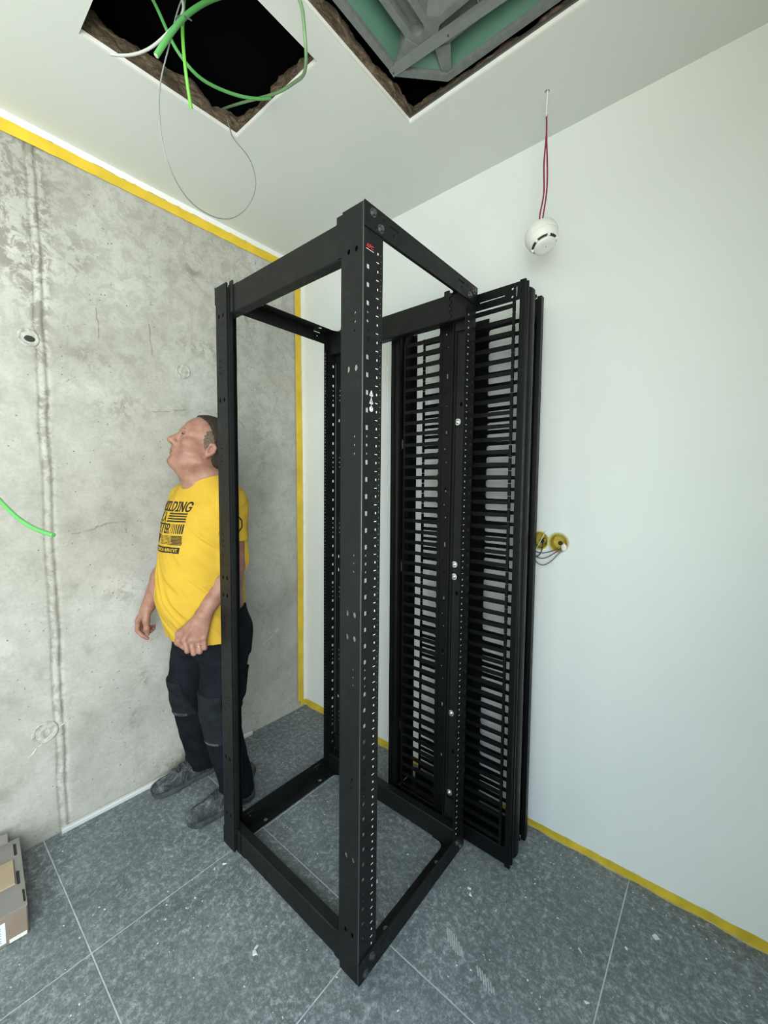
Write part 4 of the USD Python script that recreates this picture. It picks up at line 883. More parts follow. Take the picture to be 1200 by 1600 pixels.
M['trousers'] = plain('black_work_cloth', (0.0085, 0.0105, 0.0145), 0.9, spec=0.08, var=0.35, scale=14, bump=0.1)
M['knee'] = plain('dusty_black_cloth', (0.013, 0.016, 0.020), 0.9, spec=0.1, var=0.35, scale=18, bump=0.1)
M['dust_cloth'] = plain('plaster_dust_on_cloth', (0.055, 0.062, 0.066), 0.9, spec=0.1, var=0.7, scale=30)
def shoe_mat():
    n = {'g': ('geometry', {}), 'p': ('principled_bsdf', {'roughness': 0.85}), 'n': ('noise_texture', {'scale': 20.0, 'detail': 6.0, 'roughness': 0.75, 'distortion': 0.6}),
         'r': ('rgb_ramp', {'ramp': [(0.40, (0.016, 0.019, 0.022)), (0.52, (0.045, 0.051, 0.056)), (0.62, (0.12, 0.132, 0.138)), (0.74, (0.28, 0.30, 0.305))]}), 'b': ('bump', {'strength': 0.3, 'distance': 0.003})}
    return mat('dusty_shoe', n, [('g.position', 'n.vector'), ('n.fac', 'r.fac'), ('r.color', 'p.base_color'), ('n.fac', 'b.height'), ('b.normal', 'p.normal')])
M['shoe'] = shoe_mat()
M['sole'] = plain('dusty_rubber', (0.05, 0.055, 0.058), 0.9, var=0.5, scale=25)
M['hair'] = plain('short_hair', (0.032, 0.024, 0.018), 0.8, spec=0.2, var=0.5, scale=120, bump=0.6)
M['hair_grey'] = plain('greying_hair', (0.13, 0.095, 0.073), 0.85, spec=0.15, var=0.4, scale=160, bump=0.5)
M['lip'] = plain('lip', (0.27, 0.115, 0.092), 0.45)
M['eye_white'] = plain('eye_white', (0.34, 0.30, 0.27), 0.25)
M['eye_dark'] = plain('eye_iris', (0.05, 0.04, 0.03), 0.15)
M['print_dark'] = plain('dark_print', (0.014, 0.010, 0.006), 0.8)
M['gold'] = plain('gold_ring', (0.85, 0.62, 0.28), 0.25, metal=1.0)

def build_man():
    man = thing('person', 'man in a yellow printed T-shirt and black work trousers looking up by the concrete wall', 'person')
    F2 = np.array([0.27, -0.963, 0.0]); F2 /= np.linalg.norm(F2); L2 = np.array([-F2[1], F2[0], 0.0]); Zu = np.array([0, 0, 1.0])
    # head axes: forward, left, up
    d = np.array([-0.18, -0.98, 0.0]); d /= np.linalg.norm(d); pit = math.radians(25)
    hf = d * math.cos(pit) + Zu * math.sin(pit); hl = np.array([-d[1], d[0], 0.0]); hu = np.cross(hf, hl)
    O = np.array([0.372, -0.826, 1.538]); HS = 0.985
    Rh = np.stack([hf, hl, hu]); hp = lambda f, l, u: O + HS * (f * hf + l * hl + u * hu)
    def rotl(deg_u=0, deg_l=0):
        a = trimesh.transformations.rotation_matrix(math.radians(deg_u), (0, 0, 1))[:3, :3] @ trimesh.transformations.rotation_matrix(math.radians(deg_l), (0, 1, 0))[:3, :3]; return a @ Rh
    # ---- joints, in metres
    Lsh, Lel, Lwr = np.array([0.470, -0.764, 1.325]), np.array([0.488, -0.760, 1.070]), np.array([0.500, -0.897, 0.908])
    Rsh, Rel, Rwr = np.array([0.195, -0.815, 1.325]), np.array([0.145, -0.868, 1.065]), np.array([0.118, -0.950, 0.872])
    Lhip, Lkn, Lan = np.array([0.410, -0.765, 0.80]), np.array([0.412, -0.790, 0.465]), np.array([0.405, -0.712, 0.09])
    Rhip, Rkn, Ran = np.array([0.275, -0.805, 0.80]), np.array([0.178, -0.815, 0.460]), np.array([0.110, -0.725, 0.09])
    # ---- torso: a stack of ellipses (height, centre, half width, half depth)
    def torso(tab):
        tab = np.array(tab)
        def f(P):
            z = P[..., 2]; g = lambda k: np.interp(z, tab[:, 0], tab[:, k]).astype(np.float32)
            dx, dy = P[..., 0] - g(1), P[..., 1] - g(2); a, b = g(3), g(4)
            u, v = dx * L2[0] + dy * L2[1], dx * F2[0] + dy * F2[1]
            q = np.sqrt((u / a) ** 2 + (v / b) ** 2) + 1e-6
            return np.maximum((q - 1) * np.minimum(a, b), np.maximum(z - tab[-1, 0], tab[0, 0] - z))
        return f
    h = 0.0034
    B = Field((0.02, -1.05, 0.0), (0.62, -0.56, 1.74), h)
    B.add(torso([(0.78, .345, -.785, .150, .100), (0.95, .345, -.795, .155, .115), (1.10, .348, -.795, .155, .112), (1.25, .350, -.795, .165, .105), (1.34, .355, -.795, .150, .085), (1.40, .362, -.797, .085, .065), (1.44, .366, -.80, .06, .055)]), (.1, -.98, .75), (.6, -.6, 1.46))
    # head
    B.ell(hp(-0.012, 0, 0.052), Rh, np.array([0.097, 0.076, 0.090]) * HS)
    B.ell(hp(0.030, 0, 0.040), Rh, np.array([0.062, 0.064, 0.070]) * HS, 0.02)
    B.ell(hp(0.030, 0, -0.035), Rh, np.array([0.060, 0.060, 0.078]) * HS, 0.03)
    B.ell(hp(0.046, 0, -0.070), Rh, np.array([0.043, 0.046, 0.033]) * HS, 0.02)
    B.cap(hp(-0.005, 0.052, -0.058), hp(0.052, 0.024, -0.089), 0.019, 0.018, 0.025); B.cap(hp(-0.005, -0.052, -0.058), hp(0.052, -0.024, -0.089), 0.019, 0.018, 0.025)
    B.cap(hp(0.074, -0.010, -0.090), hp(0.074, 0.010, -0.090), 0.0175, None, 0.02)
    for s in (-1, 1):
        B.cap(hp(0.084, s * 0.012, 0.036), hp(0.068, s * 0.046, 0.034), 0.013, 0.012, 0.014)                       # brow
        B.ell(hp(0.052, s * 0.046, -0.012), Rh, np.array([0.032, 0.024, 0.026]) * HS, 0.02)                            # cheek
        B.ell(hp(0.097, s * 0.031, 0.017), Rh, np.array([0.016, 0.017, 0.012]) * HS, 0.012, sub=True)                 # eye socket
        B.ell(hp(0.0765, s * 0.031, 0.0165), Rh, np.array([0.0118, 0.0145, 0.0112]) * HS, 0.003)                      # lids
        B.cap(hp(0.086, s * 0.018, 0.023), hp(0.081, s * 0.044, 0.021), 0.0040, None, 0.004); B.cap(hp(0.0850, s * 0.020, 0.0085), hp(0.0790, s * 0.043, 0.0095), 0.0040, None, 0.004)
    B.cap(hp(0.086, 0, 0.026), hp(0.112, 0, -0.016), 0.0085, 0.0125, 0.012)                                            # nose
    B.ell(hp(0.112, 0, -0.020), Rh, np.array([0.0135, 0.0125, 0.0115]) * HS, 0.006)
    for s in (-1, 1):
        B.ell(hp(0.098, s * 0.0125, -0.024), Rh, np.array([0.013, 0.0075, 0.0095]) * HS, 0.006)
        B.ell(hp(0.105, s * 0.0065, -0.0345), Rh, np.array([0.006, 0.0032, 0.0045]) * HS, 0.002, sub=True)
    B.ell(hp(0.082, 0, -0.045), Rh, np.array([0.018, 0.024, 0.018]) * HS, 0.012)
    B.ell(hp(0.0905, 0, -0.0535), Rh, np.array([0.0095, 0.020, 0.0062]) * HS, 0.006); B.ell(hp(0.0865, 0, -0.0665), Rh, np.array([0.0095, 0.018, 0.0070]) * HS, 0.006)
    B.ell(hp(0.103, 0, -0.0600), Rh, np.array([0.0115, 0.025, 0.0016]) * HS, 0.003, sub=True)                         # mouth line
    B.ell(hp(0.100, 0, -0.080), Rh, np.array([0.012, 0.02, 0.006]) * HS, 0.012, sub=True)
    for s in (-1, 1):                                                                                                 # ears
        Re = rotl(0, 12)
        B.ell(hp(-0.016, s * 0.0755, -0.004), Re, np.array([0.0150, 0.0090, 0.0265]) * HS, 0.006)
        B.ell(hp(-0.012, s * 0.0845, 0.000), Re, np.array([0.0095, 0.0068, 0.0165]) * HS, 0.003, sub=True)
        B.cap(hp(-0.004, s * 0.0770, -0.009), hp(-0.003, s * 0.0765, -0.002), 0.0036, None, 0.003)
        B.chain([hp(-0.004, s * 0.080, 0.005), hp(-0.007, s * 0.083, 0.019), hp(-0.018, s * 0.085, 0.023), hp(-0.028, s * 0.085, 0.014), hp(-0.029, s * 0.083, -0.004), hp(-0.022, s * 0.080, -0.018)], [0.0024, 0.0028, 0.0031, 0.0031, 0.0028, 0.0025], 0.003)
        B.ell(hp(-0.012, s * 0.0755, -0.026), Re, np.array([0.0075, 0.0055, 0.0075]) * HS, 0.005)
    B.cap(hp(-0.030, 0, -0.05), (0.366, -0.797, 1.385), 0.060, 0.068, 0.03)
    B.cap(hp(0.022, 0, -0.084), (0.362, -0.858, 1.400), 0.033, 0.040, 0.035)
    B.cap(hp(0.050, 0, -0.092), hp(0.010, 0, -0.104), 0.016, 0.027, 0.03)
    # arms
    B.chain([Lsh, Lel, Lel + (Lwr - Lel) * 0.35, Lwr], [0.050, 0.040, 0.0395, 0.0275], 0.03)
    B.chain([Rsh, Rel, Rel + (Rwr - Rel) * 0.35, Rwr], [0.050, 0.039, 0.041, 0.0265], 0.03)
    # legs inside the trousers
    B.chain([Lhip, Lkn, Lkn + (Lan - Lkn) * .35, Lan], [0.078, 0.052, 0.052, 0.036], 0.03); B.chain([Rhip, Rkn, Rkn + (Ran - Rkn) * .35, Ran], [0.078, 0.052, 0.052, 0.036], 0.03)
    # left hand: the back turned to the room, fingers closed
    HD = np.array([0.014, -0.010, 0.0])
    mcp = [np.array(x) + HD for x in ((0.462, -0.9475, 0.826), (0.470, -0.926, 0.818), (0.481, -0.905, 0.818), (0.492, -0.888, 0.822))]
    pip = [np.array(x) + HD for x in ((0.481, -0.946, 0.786), (0.490, -0.927, 0.774), (0.498, -0.908, 0.776), (0.503, -0.891, 0.786))]
    inw = np.array([-0.90, 0.40, 0.0])
    for a in mcp: B.cap(Lwr + (a - mcp[1]) * 0.35, a, 0.0185, 0.0128, 0.012)
    B.cap(Lwr + (0, 0, -0.005), (mcp[1] + mcp[2]) / 2 + inw * 0.006, 0.024, 0.020, 0.012)
    for k in range(4):
        r = (0.0100, 0.0102, 0.0098, 0.0088)[k]; dip = pip[k] + inw * (0.030, 0.033, 0.031, 0.025)[k] + np.array([0, 0, 0.004]); tip = dip + inw * (-0.004) + np.array([0, 0, 0.022])
        B.cap(mcp[k], pip[k], r + 0.0015, r, 0.003); B.cap(pip[k], dip, r, r * 0.92, 0.002); B.cap(dip, tip, r * 0.92, r * 0.8, 0.002)
        B.ell(mcp[k] + np.array([0.006, -0.003, 0.002]), np.eye(3), (0.0095, 0.0095, 0.0105), 0.005)
    th = [Lwr + np.array([-0.012, -0.028, -0.02]), np.array([0.440, -0.955, 0.845]) + HD, np.array([0.436, -0.960, 0.812]) + HD, np.array([0.447, -0.945, 0.790]) + HD]
    B.chain(th, [0.017, 0.0125, 0.0105, 0.0085], 0.008)
    # right hand: hanging, thumb to the front
    mR = [np.array(x) for x in ((0.108, -0.985, 0.822), (0.092, -0.975, 0.818), (0.078, -0.962, 0.818), (0.070, -0.948, 0.822))]
    pR = [np.array(x) for x in ((0.104, -0.988, 0.779), (0.086, -0.972, 0.772), (0.074, -0.955, 0.772), (0.066, -0.940, 0.780))]
    tR = [(np.array((0.116, -0.974, 0.757)), np.array((0.126, -0.957, 0.741))), (np.array((0.100, -0.948, 0.757)), np.array((0.113, -0.935, 0.765))), (np.array((0.090, -0.932, 0.760)), np.array((0.104, -0.922, 0.770))), (np.array((0.080, -0.922, 0.769)), np.array((0.092, -0.915, 0.779)))]
    for a in mR: B.cap(Rwr + (a - mR[1]) * 0.35, a, 0.018, 0.0122, 0.012)
    for k in range(4):
        r = (0.0096, 0.0098, 0.0094, 0.0085)[k]
        B.cap(mR[k], pR[k], r + 0.0012, r, 0.003); B.cap(pR[k], tR[k][0], r, r * 0.92, 0.002); B.cap(tR[k][0], tR[k][1], r * 0.92, r * 0.75, 0.002)
    B.chain([Rwr + np.array([0.015, -0.010, -0.018]), np.array([0.139, -0.965, 0.823]), np.array([0.141, -0.964, 0.789]), np.array([0.139, -0.960, 0.764])], [0.0165, 0.0125, 0.0108, 0.0088], 0.008)
    body = obj('body', B.mesh(), M['skin'], man, smooth=True)
    # ---- hair, brows, eyes, lips, nails, ring
    def hair(fm, uhi, off, lo_u=-2.0):
        G = Field(O - 0.16, O + 0.19, 0.0028)
        G.ell(hp(-0.012, 0, 0.052), Rh, (np.array([0.097, 0.076, 0.090]) + off) * HS); G.ell(hp(0.030, 0, 0.040), Rh, (np.array([0.062, 0.064, 0.070]) + off) * HS, 0.02)
        G.cap(hp(-0.045, 0, -0.01), hp(-0.05, 0, -0.06), 0.062 + off, 0.05 + off, 0.03)
        def cutf(P):
            q = (P - O) @ Rh.T / HS; fmax = np.interp(q[..., 2], fm[0], fm[1]); w = np.abs(q[..., 1]) / 0.07
            n_ = (meshkit.fbm(P.reshape(-1, 3) * 130, 2, 3).reshape(P.shape[:-1]) - 0.5) * 0.012
            return np.maximum(np.maximum(q[..., 0] - fmax - uhi * (1 - np.clip(w, 0, 1) ** 2) + n_, -0.085 - q[..., 2]), lo_u - q[..., 2]) * 0.9
        G.add(cutf, O - 0.16, O + 0.19, 0.0, cut=True); return G.mesh(0)
    obj('hair', hair(([-0.09, -0.05, -0.03, 0.03, 0.06, 0.085, 0.11, 0.13, 0.15], [-0.05, -0.045, -0.040, -0.020, 0.002, 0.018, 0.040, 0.072, 0.09]), 0.018, 0.0050), M['hair'], man, smooth=True)
    obj('temple_hair', hair(([-0.09, -0.03, 0.0, 0.03, 0.055, 0.075, 0.09, 0.12], [-0.055, -0.03, 0.010, 0.024, 0.024, 0.012, -0.02, -0.06]), 0.0, 0.0032), M['hair_grey'], man, smooth=True, label='greying short hair at the temples')
    for s in (-1, 1):
        eb = tube([hp(0.0955, s * 0.012, 0.034), hp(0.0925, s * 0.026, 0.0385), hp(0.0805, s * 0.044, 0.036), hp(0.070, s * 0.052, 0.031)], [0.0016] * 8 + [0.0021] * 8 + [0.0010] * 4, 6, 20); obj('eyebrow', eb, M['hair_grey'], man)
        ey = obj('eye', trimesh.creation.icosphere(3, 0.0106).apply_translation(hp(0.0780, s * 0.031, 0.0160)), M['eye_white'], man, smooth=True)
        ir = trimesh.creation.icosphere(2, 0.0055); ir.apply_translation(hp(0.0780, s * 0.031, 0.016) + HS * (0.0070 * hf + 0.0015 * hl + 0.0012 * hu)); obj('iris', ir, M['eye_dark'], ey, smooth=True)
        obj('eyelid', tube([hp(0.0905, s * 0.019, 0.0195), hp(0.0925, s * 0.030, 0.0225), hp(0.086, s * 0.043, 0.018)], 0.0022, 6, 14), M['skin'], man, smooth=True)
        obj('lash_line', tube([hp(0.0915, s * 0.020, 0.0175), hp(0.0930, s * 0.030, 0.0200), hp(0.0868, s * 0.042, 0.0160)], 0.0010, 5, 14), M['hair'], man)
    for u_, r_ in ((-0.0565, 0.0022), (-0.0645, 0.0024)):
        obj('lip', tube([hp(0.086, -0.0205, -0.0605), hp(0.0955, -0.010, u_), hp(0.0980, 0, u_ + (0.001 if u_ > -0.06 else -0.0005)), hp(0.0955, 0.010, u_), hp(0.086, 0.0205, -0.0605)], np.r_[np.linspace(0.0012, r_, 10), np.linspace(r_, 0.0012, 10)], 8, 20), M['lip'], man, smooth=True)
    rp = mcp[2] * 0.42 + pip[2] * 0.58; ax_ = pip[2] - mcp[2]
    obj('ring', orient(trimesh.creation.torus(0.0108, 0.0014, 28, 8), ax_, rp), M['gold'], man, smooth=True, label='gold finger ring on the left hand')
    # ---- T-shirt
    T = Field((0.06, -1.06, 0.70), (0.64, -0.56, 1.50), 0.0036)
    T.add(torso([(0.775, .350, -.806, .166, .138), (0.86, .338, -.815, .164, .156), (0.95, .333, -.822, .164, .168), (1.05, .335, -.820, .162, .165), (1.15, .342, -.815, .167, .157), (1.25, .350, -.808, .176, .146), (1.32, .352, -.802, .172, .124), (1.37, .357, -.800, .138, .100), (1.405, .362, -.800, .098, .082), (1.43, .366, -.80, .078, .066)]), (.1, -1.02, .77), (.6, -.6, 1.44))
    T.cap((0.362, -0.797, 1.385), Lsh + (0, 0, 0.012), 0.05, 0.060, 0.03); T.cap((0.360, -0.80, 1.385), Rsh + (0, 0, 0.012), 0.05, 0.060, 0.03)
    Ls, Rs = Lsh + (Lel - Lsh) * 0.60, Rsh + (Rel - Rsh) * 0.62
    T.cap(Lsh, Ls + (Lel - Lsh) * 0.3, 0.066, 0.064, 0.028); T.cap(Rsh, Rs + (Rel - Rsh) * 0.3, 0.064, 0.060, 0.028)
    def folds(P):
        q = P.reshape(-1, 3); u = (q - np.array([.35, -.8, 0])) @ L2; z = q[:, 2]; v = (q - np.array([.35, -.8, 0])) @ F2
        w = np.stack([u * 9 + z * 6 + v * 3, u * 2 - z * 2.2, v * 3], -1)
        r = np.exp(-((2 * meshkit.fbm(w * np.array([2.2, 1.2, 1.0]), 2, 5) - 1) / 0.2) ** 2) * 0.0105
        r2 = np.exp(-((2 * meshkit.fbm(np.stack([u * 8, z * 13 + u * 16, v * 6], -1), 2, 9) - 1) / 0.2) ** 2) * 0.006
        side = np.clip((u - 0.02) / 0.1, 0, 1) * np.clip((1.36 - z) / 0.10, 0, 1)
        return ((-r * (0.35 + 0.65 * np.clip((1.16 - z) / 0.2, 0, 1)) - r2 * side) + 0.005).reshape(P.shape[:-1]).astype(np.float32)
    sl, P = T.box((0.06, -1.06, 0.70), (0.64, -0.56, 1.50)); near = np.abs(T.S) < 0.05
    T.S[near] += folds(P[near][None])[0] * np.clip((1.40 - P[near][:, 2]) / 0.05, 0, 1)
    def plane(p, n_): return lambda Q: (Q - np.array(p, np.float32)) @ np.array(n_, np.float32)
    for pt, dr in ((Ls, Lel - Lsh), (Rs, Rel - Rsh)):
        dr = dr / np.linalg.norm(dr); c = pt + dr * 0.05
        T.add(lambda Q, pt=pt, dr=dr: np.minimum(np.maximum(-((Q - pt) @ dr), np.linalg.norm(Q - c, axis=-1) * -1 + 0.088), 9) if False else np.where(np.linalg.norm(Q - c - dr * 0.03, axis=-1) < 0.125, (Q - pt) @ dr, -1), c - 0.14, c + 0.14, cut=False) if False else None
        lo, hi = c + dr * 0.03 - 0.11, c + dr * 0.03 + 0.11; sl, Q = T.box(lo, hi)
        arm = np.linalg.norm(Q - pt - ((Q - pt) @ dr)[..., None] * dr, axis=-1); past = (Q - pt) @ dr
        lat = (Q - np.array([.35, -.8, 0])) @ L2; msk = (arm < 0.085) & (past > -0.02) & (np.abs(lat) > 0.174)
        T.S[sl] = np.where(msk, np.maximum(T.S[sl], past), T.S[sl])
    # neckline
    T.cap(hp(-0.030, 0, -0.04), (0.366, -0.800, 1.395), 0.066, 0.073, 0.0, sub=True); T.cap((0.364, -0.835, 1.425), (0.360, -0.885, 1.440), 0.052, 0.058, 0.0, sub=True)
    T.add(plane((0.35, -0.80, 0.776), (0.0, -0.05, -1.0)), (.06, -1.06, .7), (.64, -.56, .82), cut=True)
    shirt = obj('t_shirt', T.mesh(), M['shirt'], man, smooth=True)
    sm = []
    for a in np.linspace(0.15, 1.0, 22):
        z = 1.405 - 0.20 * a; u0 = 0.118 + 0.030 * math.sin(a * 2.4); p0 = np.array([.355, -.80, 0]) + L2 * u0 + F2 * 0.30 + np.array([0, 0, z]); t_ = 0.0
        for _ in range(60): t_ += float(np.clip(T.sample((p0 - F2 * t_)[None])[0], -0.01, 0.02)) * 0.7
        sm.append(p0 - F2 * (t_ - 0.0004))
    obj('sleeve_seam', tube(ndimage.uniform_filter1d(np.array(sm), 3, axis=0), 0.0022, 6), M['shirt'], shirt, smooth=True)
    # collar band round the neckline
    cc = []
    for a in np.linspace(0, 2 * math.pi, 49):
        dirn = math.cos(a) * L2 + math.sin(a) * F2; base = np.array([0.364, -0.806, 0]); best = None
        for z in np.linspace(1.46, 1.32, 57):
            r = np.linspace(0.03, 0.14, 56); pts = base + dirn * r[:, None] + np.array([0, 0, z]); v = T.sample(pts)
            k = np.argmax(v < 0)
            if v[k] < 0: best = pts[k]; break
        if best is not None: cc.append(best)
    cc = np.array(cc); cc = ndimage.uniform_filter1d(cc, 5, axis=0, mode='wrap')
    obj('collar', tube(np.vstack([cc, cc[:1]]), 0.0058, 8, caps=False), M['shirt'], shirt, smooth=True)
    # ---- printing on the chest, laid on to the cloth from the front
    def lay(me, C, ud, nd, size=0.007, zd=Zu):
        v, f = trimesh.remesh.subdivide_to_size(me.vertices, me.faces, size)
        p = C + v[:, :1] * ud + v[:, 1:2] * zd + nd * 0.16; t_ = np.zeros(len(p))
        for _ in range(40): t_ += np.clip(T.sample(p - nd * t_[:, None]), -0.01, 0.02) * 0.7
        return trimesh.Trimesh(p - nd * (t_ - 0.0012 - v[:, 2] * 0.6)[:, None], f, process=False)
    flat = lambda poly: ext(poly, 0.0008, (0, 0, 0), (1, 0, 0), (0, 1, 0))
    def word(s_, hgt, x, y, width=None):
        m_ = meshkit.text_mesh(s_, hgt, 0.0008, bold=True); m_.apply_translation((-m_.bounds[0][0], 0, 0)); w = m_.bounds[1][0]
        if width: m_.apply_scale((width / w, 1, 1))
        m_.vertices[:, 0] += 0.16 * m_.vertices[:, 1]; m_.apply_translation((x, y, 0)); return m_
    X0, W_, hh = -0.137, 0.196, 0.036
    pr = [word('BUILDING', hh, X0, 0.067, W_), word('IN A', hh, X0 - 0.004, 0.026, 0.078), word('BETTER', hh, X0 - 0.010, -0.016, 0.122), word('WAY', hh, X0 - 0.016, -0.058, 0.064)]
    for k in range(4): pr.append(flat(Polygon([(X0 + 0.090, 0.0275 + k * 0.0095), (X0 + W_ - 0.008, 0.0275 + k * 0.0095), (X0 + W_ - 0.007, 0.0325 + k * 0.0095), (X0 + 0.091, 0.0325 + k * 0.0095)])))
    for k in range(7): w = 0.0016 + 0.0007 * k; x = X0 + 0.120 + k * 0.0092; pr.append(flat(Polygon([(x, -0.016), (x + w, -0.016), (x + w + 0.004, 0.020), (x + 0.004, 0.020)])))
    for i in range(20):
        for j in range(7):
            s_ = 0.0012 + (0.0009 if i > 11 else 0.0002 * (i / 11)); x = X0 + 0.060 + i * 0.0061 + (j % 2) * 0.003; y = -0.0565 + j * 0.0051; pr.append(flat(sbox(x - s_, y - s_, x + s_, y + s_)))
    for k in range(4): x = X0 - 0.024 + k * 0.012; pr.append(flat(Polygon([(x, -0.086), (x + 0.005, -0.086), (x + 0.010, -0.068), (x + 0.005, -0.068)])))
    bar = Polygon([(X0 + 0.030, -0.089), (X0 + 0.172, -0.089), (X0 + 0.174, -0.067), (X0 + 0.032, -0.067)])
    pr.append(flat(bar))
    Cp = np.array([0.350, -0.800, 1.228])
    obj('chest_print', lay(cat_(pr), Cp, L2, F2), M['print_dark'], shirt, label='dark printed slogan with stripes and dots')
    cm = word('CIRCA MMXVI', 0.0115, X0 + 0.038, -0.0835, 0.126); cm.vertices[:, 2] += 0.0016
    obj('circa_print', lay(cm, Cp, L2, F2), M['shirt'], shirt)
    oc = Polygon([(0.031 * math.cos(a), 0.034 * math.sin(a)) for a in np.arange(8) * math.pi / 4 + math.pi / 8]); oc = oc.difference(oc.buffer(-0.0055, join_style=2))
    obj('sleeve_print', lay(flat(oc), np.array([0.350, -0.778, 1.245]), np.array([0, 1.0, 0]), np.array([1.0, 0, 0]), zd=Zu), M['print_dark'], shirt, label='dark octagon outline on the sleeve')
    # ---- work trousers
    G = Field((0.02, -1.0, 0.03), (0.60, -0.58, 0.95), 0.0040)
    G.add(torso([(0.70, .345, -.775, .155, .120), (0.80, .345, -.780, .160, .126), (0.90, .345, -.785, .158, .122)]), (.1, -1, .7), (.6, -.6, .9))
    G.chain([Lhip + (0.005, 0.005, -0.02), (0.418, -0.785, 0.55), Lkn, (0.412, -0.762, 0.26), Lan + (0, 0, -0.03)], [0.108, 0.090, 0.079, 0.072, 0.070], 0.04)
    G.chain([Rhip + (0.0, 0.0, -0.02), (0.205, -0.822, 0.55), Rkn, (0.142, -0.772, 0.26), Ran + (0, 0, -0.03)], [0.104, 0.088, 0.076, 0.067, 0.068], 0.04)
    sl, P = G.box((0.02, -1.0, 0.03), (0.60, -0.58, 0.95)); near = np.abs(G.S) < 0.04; q = P[near]
    rz = 1 - np.abs(2 * meshkit.fbm(np.stack([q[:, 0] * 8, q[:, 1] * 8, q[:, 2] * 7 + q[:, 1] * 14], -1), 2, 21) - 1)
    G.S[near] += (0.006 - np.clip(rz - 0.62, 0, 1) * 0.026 * np.clip(1.25 - q[:, 2] * 1.6, 0.35, 1)).astype(np.float32)
    G.add(plane((0, 0, 0.058), (0, 0, -1.0)), (0, -1, 0), (.6, -.5, .1), cut=True)
    tr = obj('trousers', G.mesh(), M['trousers'], man, smooth=True)
    # knee pockets, dusty along their lower edge, and the cargo pocket
    def patch(c, hw, z0, z1, thick, nd, top=False):
        Q = Field((c[0] - 0.13, c[1] - 0.15, z0 - 0.02), (c[0] + 0.13, c[1] + 0.12, z1 + 0.02), 0.0036)
        p = Q.lo + Q.h * np.stack(np.meshgrid(*[np.arange(k) for k in Q.n], indexing='ij'), -1); s_ = G.sample(p.reshape(-1, 3)).reshape(Q.S.shape)
        nd = np.array(nd) / np.linalg.norm(nd); lt = np.array([-nd[1], nd[0], 0]); u = (p - c) @ lt; v = (p - c) @ nd; z = p[..., 2]
        bx_ = np.maximum(np.maximum(np.abs(u) - hw, -v), np.maximum(z0 - z, z - z1)); Q.S = np.maximum(s_ - thick, bx_).astype(np.float32); Q.S = np.maximum(Q.S, -s_ - 0.012).astype(np.float32); return Q.mesh()
    obj('knee_pocket', patch(np.array([0.178, -0.815, 0.45]), 0.060, 0.385, 0.56, 0.006, (0.35, -1, 0)), M['knee'], tr, smooth=True)
    obj('knee_pocket', patch(np.array([0.412, -0.790, 0.44]), 0.066, 0.345, 0.56, 0.006, (0.35, -1, 0)), M['knee'], tr, smooth=True)
    obj('dust_smear', patch(np.array([0.178, -0.815, 0.45]), 0.034, 0.384, 0.402, 0.0068, (0.45, -1, 0)), M['dust_cloth'], tr, smooth=True, label='pale plaster dust on the knee')
    obj('dust_smear', patch(np.array([0.412, -0.790, 0.44]), 0.036, 0.343, 0.356, 0.0068, (0.45, -1, 0)), M['dust_cloth'], tr, smooth=True, label='pale plaster dust on the knee')
    obj('cargo_pocket', patch(np.array([0.418, -0.760, 0.52]), 0.070, 0.47, 0.63, 0.009, (1, 0.25, 0)), M['trousers'], tr, smooth=True)
    T.S, T.lo, T.h = G.S, G.lo, G.h     # the lettering below is laid on to the trousers
    wl = word('WEAR', 0.016, -0.016, 0.0); wl2 = word('L.', 0.011, 0.012, 0.028)
    obj('leg_print', lay(cat_(wl, wl2), np.array([0.418, -0.735, 0.500]) + np.array([0.01, 0, 0]), np.array([-0.24, 0.97, 0]), np.array([0.97, 0.24, 0])).apply_translation((0.010, 0.002, 0)), M['print_white'], tr, label='small white lettering on the thigh')
    # ---- shoes
    def shoe(heel, toe, nm):
        hv, tv = np.array(heel, float), np.array(toe, float); fd = tv - hv; L = np.linalg.norm(fd); fd /= L; ld = np.array([-fd[1], fd[0], 0.0]); S_ = lambda f, l, z: hv + fd * f * L + ld * l + Zu * z
        Q = Field(np.minimum(hv, tv) - (0.09, 0.09, -0.0) + (0, 0, 0.0), np.maximum(hv, tv) + (0.09, 0.09, 0.15), 0.0034)
        Q.lo = Q.lo * 1.0
        Q.cap(S_(0.16, 0, 0.042), S_(0.60, 0, 0.038), 0.035, 0.037, 0.0); Q.cap(S_(0.60, 0, 0.036), S_(0.82, -0.003, 0.030), 0.041, 0.034, 0.02)
        Q.cap(S_(0.16, 0, 0.05), S_(0.19, 0, 0.100), 0.034, 0.040, 0.02); Q.cap(S_(0.22, 0, 0.092), S_(0.60, 0, 0.050), 0.038, 0.030, 0.02); Q.ell(S_(0.86, -0.002, 0.030), np.stack([fd, ld, Zu]), (0.044, 0.040, 0.024), 0.012)
        Q.cap(S_(0.70, -0.032, 0.052), S_(0.70, 0.032, 0.052), 0.0045, None, 0.004)     # the seam of the toe cap
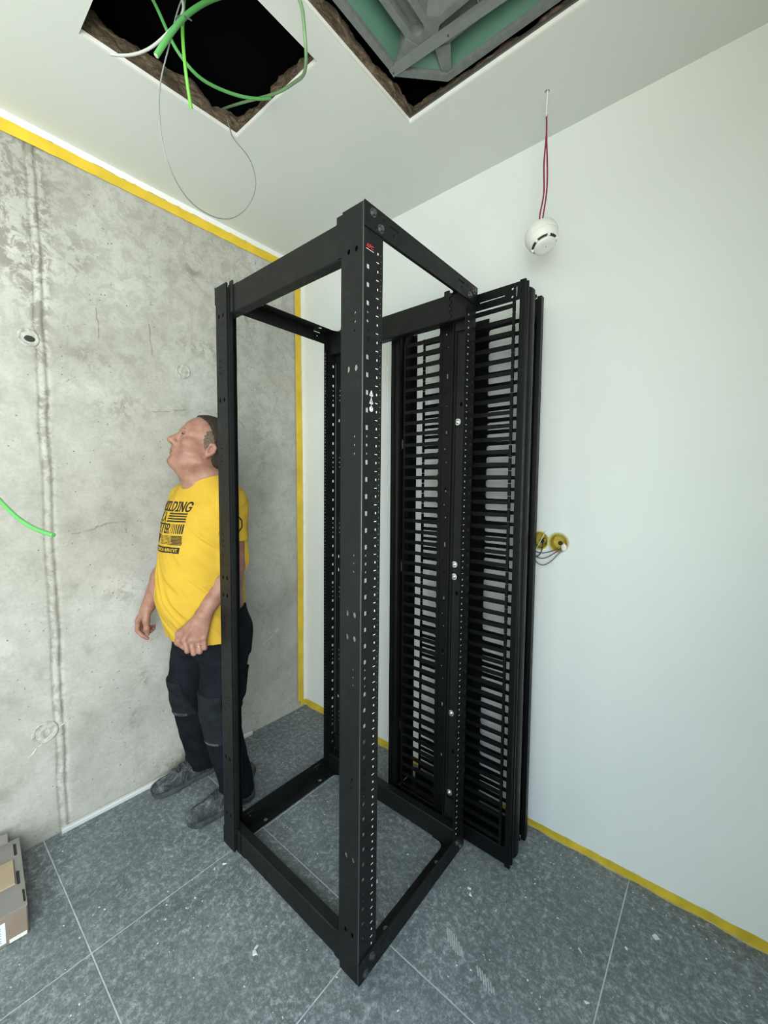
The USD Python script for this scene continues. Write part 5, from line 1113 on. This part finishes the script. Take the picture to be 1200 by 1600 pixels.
        Q.cap(S_(0.36, 0.030, 0.085), S_(0.66, 0.032, 0.058), 0.0055, None, 0.005); Q.cap(S_(0.36, -0.030, 0.085), S_(0.66, -0.032, 0.058), 0.0055, None, 0.005)
        Q.cap(S_(0.12, 0, 0.118), S_(0.27, 0, 0.122), 0.036, 0.036, 0.015)
        Q.add(plane((0, 0, 0.016), (0, 0, -1.0)), Q.lo, Q.lo + (0.5, 0.5, 0.06), cut=True)
        def sole(P):
            q = P - hv; f = q @ fd; l = q @ ld; z = q[..., 2]; fc = np.clip(f, 0.045, L - 0.05); w = np.interp(fc / L, [0.1, 0.4, 0.7, 1], [0.041, 0.040, 0.049, 0.046]); return np.maximum(np.sqrt((f - fc) ** 2 + l ** 2) - w, np.abs(z - 0.0125 - 0.006 * np.clip(f / L - 0.85, 0, 1)) - 0.0110)
        R_ = Field(np.minimum(hv, tv) - (0.09, 0.09, 0.01), np.maximum(hv, tv) + (0.09, 0.09, 0.05), 0.0034)
        R_.add(sole, np.minimum(hv, tv) - (.07, .07, 0), np.maximum(hv, tv) + (.07, .07, .04))
        s_ = obj('shoe', Q.mesh(), M['shoe'], man, smooth=True, label=nm)
        obj('sole', R_.mesh(), M['sole'], s_, smooth=True)
        for k in range(5):
            f = 0.40 + k * 0.065; zt = 0.098 - k * 0.0085
            pts = []
            for l in np.linspace(-0.026, 0.026, 9):
                p = S_(f + 0.02 * (1 if k % 2 else -1) * l / 0.026, l, 0.13); t_ = 0.0
                for _ in range(30): t_ += float(Q.sample((p - Zu * t_)[None])[0]) * 0.8
                pts.append(p - Zu * (t_ - 0.0015))
            obj('lace', tube(pts, 0.0026, 6), M['dust_cloth'], s_, smooth=True)
        p = S_(0.44, 0.03, 0.11); obj('lace_end', tube([S_(0.42, 0.02, 0.10), S_(0.5, 0.035, 0.092), S_(0.56, 0.043, 0.07), S_(0.6, 0.049, 0.045)], 0.0022, 6, 16), M['dust_cloth'], s_, smooth=True)
        return s_
    shoe((0.112, -0.655, 0.0), (0.086, -0.948, 0.0), 'dusty dark shoe close to the concrete wall')
    shoe((0.410, -0.630, 0.0), (0.362, -0.918, 0.0), 'dusty dark shoe nearer the rack')
    return man
build_man()
